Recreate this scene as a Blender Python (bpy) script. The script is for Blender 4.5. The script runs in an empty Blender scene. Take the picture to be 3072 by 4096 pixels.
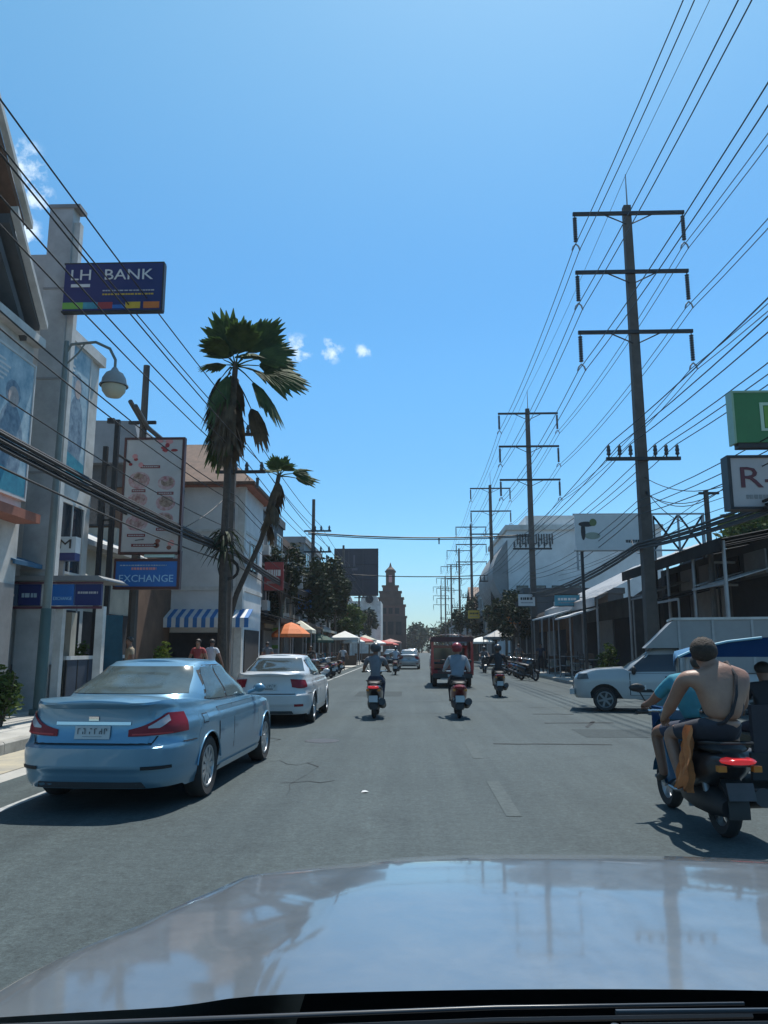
import bpy, bmesh, math, random
from mathutils import Vector, Matrix, noise as mnoise
R = math.radians
rng = random.Random(11)
S = bpy.context.scene
COL = S.collection

# ---------------------------------------------------------------- camera
cam = bpy.data.cameras.new('camera')
cam.sensor_fit = 'VERTICAL'; cam.sensor_height = 36.0; cam.lens = 27.03
cam.clip_start = 0.05; cam.clip_end = 6000
camo = bpy.data.objects.new('camera', cam); COL.objects.link(camo)
camo.location = (0, 0, 1.6)
camo.rotation_euler = (R(90 + 10.04), 0, R(1.914))
S.camera = camo
S.render.resolution_x = 768; S.render.resolution_y = 1024

# ---------------------------------------------------------------- light
SUN_EL, SUN_AZ = R(66), R(17)
world = bpy.data.worlds.new('World'); S.world = world; world.use_nodes = True
wn, wl = world.node_tree.nodes, world.node_tree.links
wn.clear()
out = wn.new('ShaderNodeOutputWorld'); bg = wn.new('ShaderNodeBackground')
sky = wn.new('ShaderNodeTexSky'); sky.sky_type = 'NISHITA'; sky.sun_disc = False
sky.sun_elevation = SUN_EL; sky.sun_rotation = SUN_AZ
sky.air_density = 1.0; sky.dust_density = 0.35; sky.ozone_density = 1.2; sky.altitude = 0
hs = wn.new('ShaderNodeHueSaturation'); hs.inputs['Saturation'].default_value = 1.15; hs.inputs['Hue'].default_value = 0.485
wl.new(sky.outputs[0], hs.inputs['Color'])
tc = wn.new('ShaderNodeTexCoord')
# the same all round: paler air low down, deeper blue above
sepz = wn.new('ShaderNodeSeparateXYZ'); wl.new(tc.outputs['Generated'], sepz.inputs[0])
zr = wn.new('ShaderNodeValToRGB'); zr.color_ramp.interpolation = 'EASE'
for i, (pz, c) in enumerate(((0.0, (.46, .66, .84)), (.16, (.50, .75, .93)), (.38, (.58, .87, 1.06)), (.75, (1.0, 1.20, 1.16)))):
    e_ = zr.color_ramp.elements[i] if i < 2 else zr.color_ramp.elements.new(pz)
    e_.position = pz; e_.color = (*c, 1)
wl.new(sepz.outputs['Z'], zr.inputs[0])
ml = wn.new('ShaderNodeMix'); ml.data_type = 'RGBA'; ml.blend_type = 'MULTIPLY'; ml.inputs['Factor'].default_value = 1.0
wl.new(hs.outputs[0], ml.inputs['A']); wl.new(zr.outputs[0], ml.inputs['B'])
col = ml.outputs['Result']
# a few small fair-weather clouds, spread round the whole sky low over the roofs
def wmath(op, a, b=None, c=None):
    n = wn.new('ShaderNodeMath'); n.operation = op
    for i, v in enumerate((a, b, c)):
        if v is None: continue
        if isinstance(v, (int, float)): n.inputs[i].default_value = v
        else: wl.new(v, n.inputs[i])
    return n.outputs[0]
nz = wn.new('ShaderNodeTexNoise'); nz.inputs['Scale'].default_value = 58; nz.inputs['Detail'].default_value = 9; nz.inputs['Roughness'].default_value = 0.62
wl.new(tc.outputs['Generated'], nz.inputs['Vector'])
CLOUDS = [(-8.8, 21.8, 1.35), (-6.1, 21.9, 1.15), (-3.5, 21.9, 0.75), (-29.6, 31.2, 2.0), (-29.2, 27.2, 1.7), (-28.2, 29.6, 1.2),
          (44, 20, 2.2), (75, 24, 2.6), (110, 17, 2.4), (150, 28, 3.0), (-60, 21, 2.5), (-95, 25, 3.0), (-130, 18, 2.4), (175, 20, 2.2)]
mask = None
for az, el, rad in CLOUDS:
    d = Vector((math.sin(R(az)) * math.cos(R(el)), math.cos(R(az)) * math.cos(R(el)), math.sin(R(el))))
    vm = wn.new('ShaderNodeVectorMath'); vm.operation = 'DISTANCE'
    wl.new(tc.outputs['Generated'], vm.inputs[0]); vm.inputs[1].default_value = d
    m = wmath('SUBTRACT', 1.0, wmath('DIVIDE', vm.outputs['Value'], math.sin(R(rad))))
    mask = m if mask is None else wmath('MAXIMUM', mask, m)
nn = wmath('MULTIPLY_ADD', nz.outputs[0], 4.4, -2.4)
mm = wmath('ADD', wmath('MAXIMUM', mask, -1.0), nn)
mm = wmath('MULTIPLY', wmath('MAXIMUM', wmath('MINIMUM', mm, 1.0), 0.0), wmath('GREATER_THAN', mask, 0.0))
mm = wmath('MULTIPLY', mm, wmath('MINIMUM', wmath('MULTIPLY', wmath('MAXIMUM', mask, 0.0), 1.9), 0.8))
mx = wn.new('ShaderNodeMix'); mx.data_type = 'RGBA'
wl.new(mm, mx.inputs['Factor']); wl.new(col, mx.inputs['A']); mx.inputs['B'].default_value = (6.2, 7.2, 8.0, 1)
wl.new(mx.outputs['Result'], bg.inputs['Color'])
bg.inputs['Strength'].default_value = 0.115
wl.new(bg.outputs[0], out.inputs['Surface'])

sun = bpy.data.lights.new('sun', 'SUN'); sun.energy = 4.2; sun.angle = R(0.55); sun.color = (1.0, 0.96, 0.89)
suno = bpy.data.objects.new('sun', sun); COL.objects.link(suno)
sv = Vector((math.sin(SUN_AZ) * math.cos(SUN_EL), math.cos(SUN_AZ) * math.cos(SUN_EL), math.sin(SUN_EL)))
suno.rotation_euler = sv.to_track_quat('Z', 'Y').to_euler()
suno.location = (0, 0, 60)

S.view_settings.view_transform = 'Standard'; S.view_settings.look = 'None'
S.view_settings.exposure = 0.45; S.view_settings.gamma = 1.0; S.view_settings.use_curve_mapping = False
S.cycles.use_denoising = True
S.cycles.max_bounces = 6; S.cycles.transparent_max_bounces = 10

# ---------------------------------------------------------------- materials
MATS = {}
def mat(name, color=(0.5, 0.5, 0.5), rough=0.6, metal=0.0, vary=0.12, scale=3.0, bump=0.0, bscale=40.0, coat=0.0,
        trans=0.0, emit=None, estr=0.0, dirt=None, alpha=1.0, spec=0.5):
    if name in MATS: return MATS[name]
    m = bpy.data.materials.new(name); m.use_nodes = True
    n, l = m.node_tree.nodes, m.node_tree.links
    b = n['Principled BSDF']
    b.inputs['Roughness'].default_value = rough; b.inputs['Metallic'].default_value = metal
    b.inputs['Coat Weight'].default_value = coat; b.inputs['Coat Roughness'].default_value = 0.06
    b.inputs['Specular IOR Level'].default_value = spec
    b.inputs['Transmission Weight'].default_value = trans; b.inputs['Alpha'].default_value = alpha
    if emit: b.inputs['Emission Color'].default_value = (*emit, 1); b.inputs['Emission Strength'].default_value = estr
    tcn = n.new('ShaderNodeTexCoord')
    if vary > 0 or dirt:
        nt = n.new('ShaderNodeTexNoise'); nt.inputs['Scale'].default_value = scale; nt.inputs['Detail'].default_value = 6
        nt.inputs['Roughness'].default_value = 0.65
        l.new(tcn.outputs['Object'], nt.inputs['Vector'])
        cr = n.new('ShaderNodeValToRGB'); cr.color_ramp.elements[0].position = 0.3; cr.color_ramp.elements[1].position = 0.72
        lo = dirt if dirt else tuple(max(0, c * (1 - vary)) for c in color)
        hi = tuple(min(1, c * (1 + vary)) for c in color)
        cr.color_ramp.elements[0].color = (*lo, 1); cr.color_ramp.elements[1].color = (*hi, 1)
        l.new(nt.outputs[0], cr.inputs[0]); l.new(cr.outputs[0], b.inputs['Base Color'])
    else:
        b.inputs['Base Color'].default_value = (*color, 1)
    if bump > 0:
        nb = n.new('ShaderNodeTexNoise'); nb.inputs['Scale'].default_value = bscale; nb.inputs['Detail'].default_value = 4
        l.new(tcn.outputs['Object'], nb.inputs['Vector'])
        bp = n.new('ShaderNodeBump'); bp.inputs['Strength'].default_value = bump; bp.inputs['Distance'].default_value = 0.02
        l.new(nb.outputs[0], bp.inputs['Height']); l.new(bp.outputs[0], b.inputs['Normal'])
    MATS[name] = m
    return m

def leafmat(name, c1, c2, tl=0.25):
    m = bpy.data.materials.new(name); m.use_nodes = True
    n, l = m.node_tree.nodes, m.node_tree.links
    b = n['Principled BSDF']; b.inputs['Roughness'].default_value = 0.7; b.inputs['Specular IOR Level'].default_value = 0.25
    nt = n.new('ShaderNodeTexNoise'); nt.inputs['Scale'].default_value = 2.6; nt.inputs['Detail'].default_value = 3
    tcn = n.new('ShaderNodeTexCoord'); l.new(tcn.outputs['Object'], nt.inputs['Vector'])
    cr = n.new('ShaderNodeValToRGB'); cr.color_ramp.elements[0].position = 0.35; cr.color_ramp.elements[1].position = 0.65
    cr.color_ramp.elements[0].color = (*c1, 1); cr.color_ramp.elements[1].color = (*c2, 1)
    l.new(nt.outputs[0], cr.inputs[0]); l.new(cr.outputs[0], b.inputs['Base Color'])
    tr = n.new('ShaderNodeBsdfTranslucent'); l.new(cr.outputs[0], tr.inputs['Color'])
    ms = n.new('ShaderNodeMixShader'); ms.inputs[0].default_value = tl
    l.new(b.outputs[0], ms.inputs[1]); l.new(tr.outputs[0], ms.inputs[2])
    l.new(ms.outputs[0], n['Material Output'].inputs['Surface'])
    MATS[name] = m
    return m

# ---------------------------------------------------------------- helpers
def tag(o, label, cat=None, group=None, kind=None):
    if label: o['label'] = label
    if cat: o['category'] = cat
    if group: o['group'] = group
    if kind: o['kind'] = kind
    return o
def thing(name, label, cat, loc=(0, 0, 0), rz=0.0, group=None):
    o = bpy.data.objects.new(name, None); COL.objects.link(o)
    o.empty_display_size = 0.2
    o.location = loc; o.rotation_euler = (0, 0, rz)
    return tag(o, label, cat, group)

class MB:
    def __init__(s): s.v = []; s.f = []; s.mi = []; s.cur = 0
    def add(s, vs, fs):
        k = len(s.v); s.v += [tuple(p) for p in vs]
        for f in fs: s.f.append([i + k for i in f]); s.mi.append(s.cur)
        return s
    def box(s, c, d, M=None):
        x, y, z = d[0] / 2, d[1] / 2, d[2] / 2
        vs = [Vector((a * x, b * y, e * z)) for a in (-1, 1) for b in (-1, 1) for e in (-1, 1)]
        if M is not None: vs = [M @ p for p in vs]
        c = Vector(c)
        return s.add([p + c for p in vs], [(0, 1, 3, 2), (4, 6, 7, 5), (0, 4, 5, 1), (2, 3, 7, 6), (0, 2, 6, 4), (1, 5, 7, 3)])
    def bb(s, x0, x1, y0, y1, z0, z1):
        return s.box(((x0 + x1) / 2, (y0 + y1) / 2, (z0 + z1) / 2), (x1 - x0, y1 - y0, z1 - z0))
    def cyl(s, p0, p1, r0, r1=None, n=10, cap=True):
        r1 = r0 if r1 is None else r1
        return s.tube([p0, p1], [r0, r1], n, cap)
    def tube(s, path, r, n=8, cap=True):
        P = [Vector(p) for p in path]
        if not isinstance(r, (list, tuple)): r = [r] * len(P)
        rows = []; up = None
        for i, p in enumerate(P):
            t = (P[min(i + 1, len(P) - 1)] - P[max(i - 1, 0)]).normalized()
            if up is None:
                up = Vector((0, 0, 1)) if abs(t.z) < 0.9 else Vector((0, 1, 0))
            a = t.cross(up)
            if a.length < 1e-6: a = t.orthogonal()
            a.normalize(); b = a.cross(t).normalized(); up = b
            rows.append([p + (a * math.cos(2 * math.pi * j / n) + b * math.sin(2 * math.pi * j / n)) * r[i] for j in range(n)])
        fs = [(i * n + j, i * n + (j + 1) % n, (i + 1) * n + (j + 1) % n, (i + 1) * n + j) for i in range(len(P) - 1) for j in range(n)]
        vs = [q for row in rows for q in row]
        if cap: fs += [tuple(range(n - 1, -1, -1)), tuple((len(P) - 1) * n + j for j in range(n))]
        return s.add(vs, fs)
    def lathe(s, prof, o=(0, 0, 0), axis='Z', n=16, cap=False):
        vs = []
        for r, h in prof:
            for j in range(n):
                a = 2 * math.pi * j / n; c, q = r * math.cos(a), r * math.sin(a)
                p = (c, q, h) if axis == 'Z' else ((h, c, q) if axis == 'X' else (c, h, q))
                vs.append((p[0] + o[0], p[1] + o[1], p[2] + o[2]))
        m = len(prof)
        fs = [(i * n + j, i * n + (j + 1) % n, (i + 1) * n + (j + 1) % n, (i + 1) * n + j) for i in range(m - 1) for j in range(n)]
        if cap: fs += [tuple(range(n - 1, -1, -1)), tuple((m - 1) * n + j for j in range(n))]
        return s.add(vs, fs)
    def grid(s, rows, close=False):
        m = len(rows[0]); vs = [p for r in rows for p in r]
        fs = [(i * m + j, i * m + (j + 1) % m, (i + 1) * m + (j + 1) % m, (i + 1) * m + j)
              for i in range(len(rows) - 1) for j in range(m if close else m - 1)]
        return s.add(vs, fs)
    def prism(s, pts, ax, a, b):      # polygon in the two other axes, extruded along ax from a to b
        n = len(pts)
        def P(u, v, w): return {'x': (w, u, v), 'y': (u, w, v), 'z': (u, v, w)}[ax]
        vs = [P(u, v, a) for u, v in pts] + [P(u, v, b) for u, v in pts]
        fs = [tuple(range(n)), tuple(range(2 * n - 1, n - 1, -1))] + [(i, n + i, n + (i + 1) % n, (i + 1) % n) for i in range(n)]
        return s.add(vs, fs)
    def ball(s, c, r, nu=10, nv=7):
        r = r if isinstance(r, (tuple, list)) else (r, r, r)
        rows = []
        for i in range(nv + 1):
            a = -math.pi / 2 + math.pi * i / nv
            rows.append([(c[0] + r[0] * math.cos(a) * math.cos(2 * math.pi * j / nu), c[1] + r[1] * math.cos(a) * math.sin(2 * math.pi * j / nu), c[2] + r[2] * math.sin(a)) for j in range(nu)])
        return s.grid(rows, True)
    def build(s, name, m, parent=None, smooth=None, fix=True, loc=None):
        me = bpy.data.meshes.new(name); me.from_pydata(s.v, [], s.f)
        for q in (m if isinstance(m, (list, tuple)) else [m]): me.materials.append(q)
        if isinstance(m, (list, tuple)):
            me.polygons.foreach_set('material_index', s.mi)
        if fix:
            b = bmesh.new(); b.from_mesh(me)
            bmesh.ops.remove_doubles(b, verts=b.verts, dist=0.0002)
            bmesh.ops.recalc_face_normals(b, faces=b.faces); b.to_mesh(me); b.free()
        if smooth is not None:
            me.shade_smooth(); me.set_sharp_from_angle(angle=R(smooth))
        o = bpy.data.objects.new(name, me); COL.objects.link(o)
        if parent: o.parent = parent
        if loc: o.location = loc
        return o

def part(parent, name, m, boxes, smooth=None):
    b = MB()
    for bx in boxes: b.bb(*bx)
    return b.build(name, m, parent, smooth)

def copy_tree(o, parent=None):
    c = o.copy(); COL.objects.link(c)
    if parent: c.parent = parent
    for ch in list(o.children): copy_tree(ch, c)
    return c

def text(body, name, m, parent, loc, size, rot=(R(90), 0, 0), depth=0.006, width=None, align='CENTER', sx=1.0):
    cu = bpy.data.curves.new(name, 'FONT'); cu.body = body; cu.size = size; cu.extrude = depth
    cu.align_x = align; cu.align_y = 'CENTER'; cu.resolution_u = 2
    tmp = bpy.data.objects.new(name, cu); COL.objects.link(tmp)
    me = bpy.data.meshes.new_from_object(tmp.evaluated_get(bpy.context.evaluated_depsgraph_get()))
    bpy.data.objects.remove(tmp)
    if width:
        xs = [v.co.x for v in me.vertices]; sx = width / (max(xs) - min(xs))
    for v in me.vertices: v.co.x *= sx
    me.materials.clear(); me.materials.append(m)
    o = bpy.data.objects.new(name, me); COL.objects.link(o); o.parent = parent
    o.location = loc; o.rotation_euler = rot
    return o

def pl(z, tab):
    if z <= tab[0][0]: return tab[0][1]
    for (a, va), (b, vb) in zip(tab, tab[1:]):
        if z <= b:
            t = (z - a) / (b - a); t = t * t * (3 - 2 * t) * 0.5 + t * 0.5
            return va + (vb - va) * t
    return tab[-1][1]

# ---------------------------------------------------------------- base materials
def asphalt():
    m = bpy.data.materials.new('asphalt'); m.use_nodes = True
    n, l = m.node_tree.nodes, m.node_tree.links; b = n['Principled BSDF']
    b.inputs['Roughness'].default_value = 0.75; b.inputs['Specular IOR Level'].default_value = 0.28
    t = n.new('ShaderNodeTexCoord')
    def nz(scale, detail, vec=None, rough=0.6):
        q = n.new('ShaderNodeTexNoise'); q.inputs['Scale'].default_value = scale; q.inputs['Detail'].default_value = detail
        q.inputs['Roughness'].default_value = rough
        l.new(vec or t.outputs['Object'], q.inputs['Vector']); return q.outputs[0]
    mp = n.new('ShaderNodeMapping'); mp.inputs['Scale'].default_value = (1.3, 0.045, 1); l.new(t.outputs['Object'], mp.inputs['Vector'])
    streak = nz(1.6, 4, mp.outputs[0]); patch = nz(0.22, 5); fine = nz(55, 3, None, 0.8); grit = nz(9, 5, None, 0.75)
    def ramp(f, a, b_, c0, c1):
        r = n.new('ShaderNodeValToRGB'); r.color_ramp.elements[0].position = a; r.color_ramp.elements[1].position = b_
        r.color_ramp.elements[0].color = (*c0, 1); r.color_ramp.elements[1].color = (*c1, 1); l.new(f, r.inputs[0]); return r.outputs[0]
    def mul(a, c, fac=1.0):
        q = n.new('ShaderNodeMix'); q.data_type = 'RGBA'; q.blend_type = 'MULTIPLY'; q.inputs['Factor'].default_value = fac
        l.new(a, q.inputs['A']); l.new(c, q.inputs['B']); return q.outputs['Result']
    c = ramp(patch, 0.3, 0.7, (0.043, 0.059, 0.062), (0.062, 0.082, 0.085))
    c = mul(c, ramp(streak, 0.25, 0.75, (0.70, 0.73, 0.75), (1.18, 1.16, 1.14)))
    c = mul(c, ramp(nz(1.1, 6, None, 0.7), 0.30, 0.46, (0.80, 0.80, 0.81), (1.0, 1.0, 1.0)))
    c = mul(c, ramp(fine, 0.3, 0.7, (0.72, 0.72, 0.72), (1.22, 1.22, 1.22)))
    c = mul(c, ramp(grit, 0.35, 0.65, (0.80, 0.80, 0.80), (1.14, 1.14, 1.14)))
    c = mul(c, ramp(nz(24, 4, None, 0.85), 0.36, 0.64, (0.72, 0.72, 0.72), (1.24, 1.24, 1.24)))
    l.new(c, b.inputs['Base Color'])
    bp = n.new('ShaderNodeBump'); bp.inputs['Strength'].default_value = 0.35; bp.inputs['Distance'].default_value = 0.01
    l.new(fine, bp.inputs['Height']); l.new(bp.outputs[0], b.inputs['Normal'])
    return m
ASPH = asphalt()
CONC = mat('concrete', (0.36, 0.35, 0.32), 0.85, vary=0.25, scale=1.2, bump=0.3)
CONC_D = mat('concrete_dark', (0.16, 0.155, 0.15), 0.85, vary=0.3, scale=1.5, bump=0.3)
KERBM = mat('kerb_concrete', (0.30, 0.29, 0.26), 0.85, vary=0.35, scale=2.2, bump=0.3)
YEL = mat('worn_yellow_paint', (0.36, 0.31, 0.21), 0.8, vary=0.2, scale=2.5, dirt=(0.24, 0.23, 0.20))
LINE = mat('worn_white_paint', (0.42, 0.43, 0.42), 0.7, scale=6, dirt=(0.20, 0.21, 0.21))
LINE2 = mat('faded_lane_paint', (0.072, 0.088, 0.089), 0.8, scale=14, dirt=(0.040, 0.055, 0.058), spec=0.28)
TAR = mat('tar_seal', (0.030, 0.034, 0.036), 0.8, vary=0.3, scale=6, spec=0.2)
SOIL = mat('soil', (0.16, 0.14, 0.11), 0.95, vary=0.3, scale=0.8)
WHITE = mat('white_paint_wall', (0.60, 0.60, 0.58), 0.7, vary=0.14, scale=1.1, dirt=(0.36, 0.36, 0.34))
WHITE2 = mat('grey_white_wall', (0.42, 0.43, 0.43), 0.75, vary=0.15, scale=0.9, dirt=(0.25, 0.26, 0.26))
WHITE3 = mat('bright_white_wall', (0.66, 0.67, 0.67), 0.7, vary=0.1, scale=0.5, dirt=(0.50, 0.51, 0.51))
CREAM = mat('cream_wall', (0.42, 0.40, 0.33), 0.75, vary=0.15, scale=0.8, dirt=(0.30, 0.28, 0.24))
GREYW = mat('grey_wall', (0.25, 0.25, 0.25), 0.75, vary=0.2, scale=0.8)
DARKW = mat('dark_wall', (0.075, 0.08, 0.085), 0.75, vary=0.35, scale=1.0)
BROWNW = mat('brown_wall', (0.15, 0.09, 0.06), 0.75, vary=0.35, scale=1.0)
ROOFB = mat('brown_roof_tile', (0.135, 0.075, 0.05), 0.7, vary=0.35, scale=3)
ROOFG = mat('grey_roof', (0.20, 0.21, 0.22), 0.6, vary=0.2, scale=1)
TIN = mat('tin_sheet', (0.32, 0.32, 0.32), 0.45, metal=0.35, vary=0.3, scale=1.2)
TIND = mat('rusty_dark_tin', (0.030, 0.029, 0.029), 0.9, vary=0.4, scale=1.0, spec=0.15)
GLASSW = mat('window_glass', (0.03, 0.04, 0.05), 0.08, vary=0, spec=0.8)
FRAMEW = mat('window_frame_white', (0.55, 0.55, 0.53), 0.5, vary=0.08)
FRAMED = mat('dark_steel', (0.030, 0.032, 0.035), 0.5, metal=0.3, vary=0.2)
STEEL = mat('galvanised_steel', (0.33, 0.34, 0.35), 0.5, metal=0.6, vary=0.15)
SHUT = mat('roller_shutter', (0.26, 0.26, 0.26), 0.6, metal=0.2, vary=0.15)
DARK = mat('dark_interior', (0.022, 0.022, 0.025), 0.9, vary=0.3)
BLACK = mat('black_plastic', (0.018, 0.019, 0.02), 0.55, vary=0.1)
RUBBER = mat('tyre_rubber', (0.022, 0.022, 0.023), 0.8, vary=0.15)
RED = mat('red_print', (0.30, 0.035, 0.04), 0.5, vary=0.15)
PINK = mat('pink_print', (0.55, 0.25, 0.25), 0.5, vary=0.2)
SIGNW = mat('sign_white', (0.60, 0.60, 0.59), 0.5, vary=0.06)
SIGNG = mat('sign_grey_white', (0.42, 0.42, 0.42), 0.5, vary=0.08)
NAVY = mat('sign_navy', (0.010, 0.022, 0.115), 0.4, vary=0.1)
BLUE = mat('sign_blue', (0.012, 0.13, 0.42), 0.4, vary=0.1)
LBLUE = mat('pale_blue_print', (0.46, 0.55, 0.58), 0.5, scale=2.5, dirt=(0.14, 0.27, 0.36))
TEAL = mat('teal_print', (0.05, 0.28, 0.36), 0.5, scale=4, dirt=(0.02, 0.15, 0.23))
GREEN = mat('sign_green', (0.035, 0.16, 0.045), 0.4, vary=0.1)
ORANGE = mat('orange_print', (0.55, 0.16, 0.03), 0.6, vary=0.1)
YELP = mat('yellow_print', (0.55, 0.36, 0.03), 0.5, vary=0.1)
LGREEN = mat('light_green_print', (0.16, 0.36, 0.06), 0.5, vary=0.1)
FIG1 = mat('print_dark_blue_grey', (0.26, 0.34, 0.40), 0.5, scale=5, dirt=(0.06, 0.11, 0.17))
FIG2 = mat('print_skin', (0.42, 0.35, 0.32), 0.5, vary=0.25, scale=9)
POLEC = mat('pole_concrete', (0.085, 0.075, 0.068), 0.8, vary=0.25, scale=2, bump=0.2)
POLEL = mat('pole_concrete_pale', (0.22, 0.21, 0.20), 0.8, vary=0.25, scale=2, bump=0.2)
INSUL = mat('insulator_dark', (0.045, 0.05, 0.055), 0.35, vary=0.1)
WIRE = mat('wire_aluminium', (0.05, 0.055, 0.06), 0.5, metal=0.3, vary=0)
CABLE = mat('cable_black', (0.012, 0.012, 0.013), 0.6, vary=0)
BRICKR = mat('terracotta_trim', (0.33, 0.13, 0.09), 0.7, vary=0.2)

# ---------------------------------------------------------------- ground, road, pavements
def struct(name, mb, m, smooth=None):
    o = mb.build(name, m, None, smooth); o['kind'] = 'structure'; return o
struct('ground', MB().bb(-480, 480, -120, 720, -0.5, -0.012), SOIL)
road = struct('road', MB().bb(-4.95, 7.2, -30, 258, -0.4, 0.0), ASPH)
struct('side_road', MB().bb(7.2, 60, 15.5, 24.0, -0.4, -0.002), ASPH)
struct('gutter_strip', MB().bb(-6.2, -4.95, -30, 258, -0.4, -0.004), CONC)
struct('pavement_left', MB().bb(-9.4, -6.38, -30, 300, -0.3, 0.17), CONC)
struct('pavement_right_near', MB().bb(7.38, 9.6, -30, 15.3, -0.3, 0.14), CONC)
struct('pavement_right_far', MB().bb(7.38, 9.6, 24.2, 300, -0.3, 0.14), CONC)
def kerb(name, x0, x1, spans, h, m):
    k = bpy.data.objects.new(name, None); COL.objects.link(k); k['kind'] = 'structure'
    me = None
    for a, b in spans:
        y = a
        while y < b - 0.01:
            if me is None:
                q = MB().prism([(x0, -0.2), (x1, -0.2), (x1, h - 0.03), (x1 - 0.03 * (1 if x1 > x0 else -1), h), (x0, h)], 'y', 0.006, 0.994)
                o = q.build('kerb_stone', m, k); me = o.data
            else:
                o = bpy.data.objects.new('kerb_stone', me); COL.objects.link(o); o.parent = k
            o.location = (rng.uniform(-.006, .006), y, rng.uniform(-.006, .004)); y += 1.0
kerb('kerb_left', -6.38, -6.2, [(6, 80)], 0.185, KERBM)
kerb('kerb_right', 7.38, 7.2, [(4, 15), (24, 110)], 0.155, KERBM)
struct('kerb_left_far', MB().bb(-6.38, -6.2, 80, 300, -0.2, 0.185), KERBM)
struct('kerb_right_far', MB().bb(7.2, 7.38, 110, 300, -0.2, 0.155), KERBM)
def sheet(name, x0, x1, y0, y1, z, m, parent=road):
    return MB().add([(x0, y0, z), (x1, y0, z), (x1, y1, z), (x0, y1, z)], [(0, 1, 2, 3)]).build(name, m, parent)
sheet('edge_line', -4.16, -4.06, 3, 90, 0.004, LINE)
sheet('yellow_band', -6.18, -5.28, 5, 60, 0.003, YEL)
for y0 in (3.8, 7.85, 11.8, 15.8, 19.8, 27, 33, 39, 46, 53, 60, 68, 76):
    sheet('lane_dash', 0.92, 1.07, y0, y0 + 2.0, 0.004, LINE2)
sheet('pale_joint', -2.1, 3.4, 24.2, 24.5, 0.004, LINE2)
def tar(pts, w, z=0.005):
    b = MB(); rows = []
    for i, (x, y) in enumerate(pts):
        ww = w * rng.uniform(0.5, 1.3)
        rows.append([(x, y - ww / 2, z), (x, y + ww / 2, z)])
    b.grid(rows); b.build('tar_seam', TAR, road)
PATCH = mat('repair_asphalt', (0.044, 0.056, 0.059), 0.85, vary=0.25, scale=9, bump=0.4, bscale=60, spec=0.2)
sheet('repair_patch', 3.2, 5.1, 14.6, 16.0, 0.003, PATCH); sheet('repair_patch', -1.9, -.3, 26.5, 29.5, 0.003, PATCH); sheet('repair_patch', 1.6, 2.6, 31, 37, 0.003, PATCH)
mh = MB().lathe([(0, .006), (.28, .006), (.30, .004)], (-1.55, 13.9, 0), 'Z', 20).build('manhole_cover', mat('cast_iron', (.05, .052, .055), .55, .5, vary=.3, scale=14, bump=.5, bscale=30), road)
for k in range(9):
    x0, y0 = rng.uniform(-3.4, 6), rng.uniform(7.5, 30); tar([(x0 + i * .16, y0 + rng.uniform(-.07, .07) + i * rng.uniform(-.03, .05)) for i in range(rng.randint(4, 9))], .028)
for k in range(5):
    x0, y0 = rng.uniform(-3.0, 5), rng.uniform(8, 24); tar([(x0 + rng.uniform(-.05, .05) * i, y0 + i * .35) for i in range(rng.randint(4, 8))], .05)
tar([(1.4 + i * 0.22, 13.55 + rng.uniform(-.05, .05)) for i in range(10)], 0.10)
tar([(2.9 + i * 0.3, 17.3 + i * 0.02 + rng.uniform(-.05, .05)) for i in range(6)], 0.14)
tar([(3.0 + i * 0.2, 19.6 + rng.uniform(-.06, .06)) for i in range(6)], 0.12)
tar([(3.6 + i * 0.12, 16.4 + i * 0.35) for i in range(5)], 0.25)
tag(MB().add([(-.56, 9.03, .006), (-.50, 9.02, .015), (-.475, 9.08, .007), (-.545, 9.10, .015), (-.515, 9.06, .025)], [(0, 1, 4), (1, 2, 4), (2, 3, 4), (3, 0, 4)])
    .build('paper_scrap', SIGNW), 'small crumpled white paper scrap lying alone on the asphalt', 'litter')

# ---------------------------------------------------------------- building kit
def bparent(name, label, cat, x, y, group=None): return thing(name, label, cat, (x, y, 0), 0, group)
def wb(mb, name, m, parent, smooth=None):      # mesh in world coordinates, kept in place under an unrotated parent
    o = mb.build(name, m, parent, smooth)
    q = parent; inv = Matrix.Translation(-Vector(parent.location)) if parent.parent is None else Matrix.Identity(4)
    o.matrix_parent_inverse = inv
    return o
def wpart(parent, name, m, *boxes):
    b = MB()
    for x in boxes: b.bb(*x)
    return wb(b, name, m, parent)
def window(parent, ax, c, sg, a0, a1, z0, z1, fm=None, gm=None, bars=1, name='window', fw=0.07):
    fm = fm or FRAMEW; gm = gm or GLASSW
    def B(mb, u0, u1, w0, w1, d0, d1):
        lo, hi = sorted((c + sg * d0, c + sg * d1))
        if ax == 'x': mb.bb(lo, hi, u0, u1, w0, w1)
        else: mb.bb(u0, u1, lo, hi, w0, w1)
    f = MB()
    B(f, a0, a1, z0 - fw, z0, -.02, .06); B(f, a0, a1, z1, z1 + fw, -.02, .06)
    B(f, a0 - fw, a0, z0 - fw, z1 + fw, -.02, .063); B(f, a1, a1 + fw, z0 - fw, z1 + fw, -.02, .063)
    for k in range(bars):
        u = a0 + (a1 - a0) * (k + 1) / (bars + 1); B(f, u - .02, u + .02, z0, z1, -.02, .045)
    fo = wb(f, name, fm, parent)
    g = MB(); B(g, a0, a1, z0, z1, -.02, .018)
    go = g.build('pane', gm, fo)
    return fo
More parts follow.
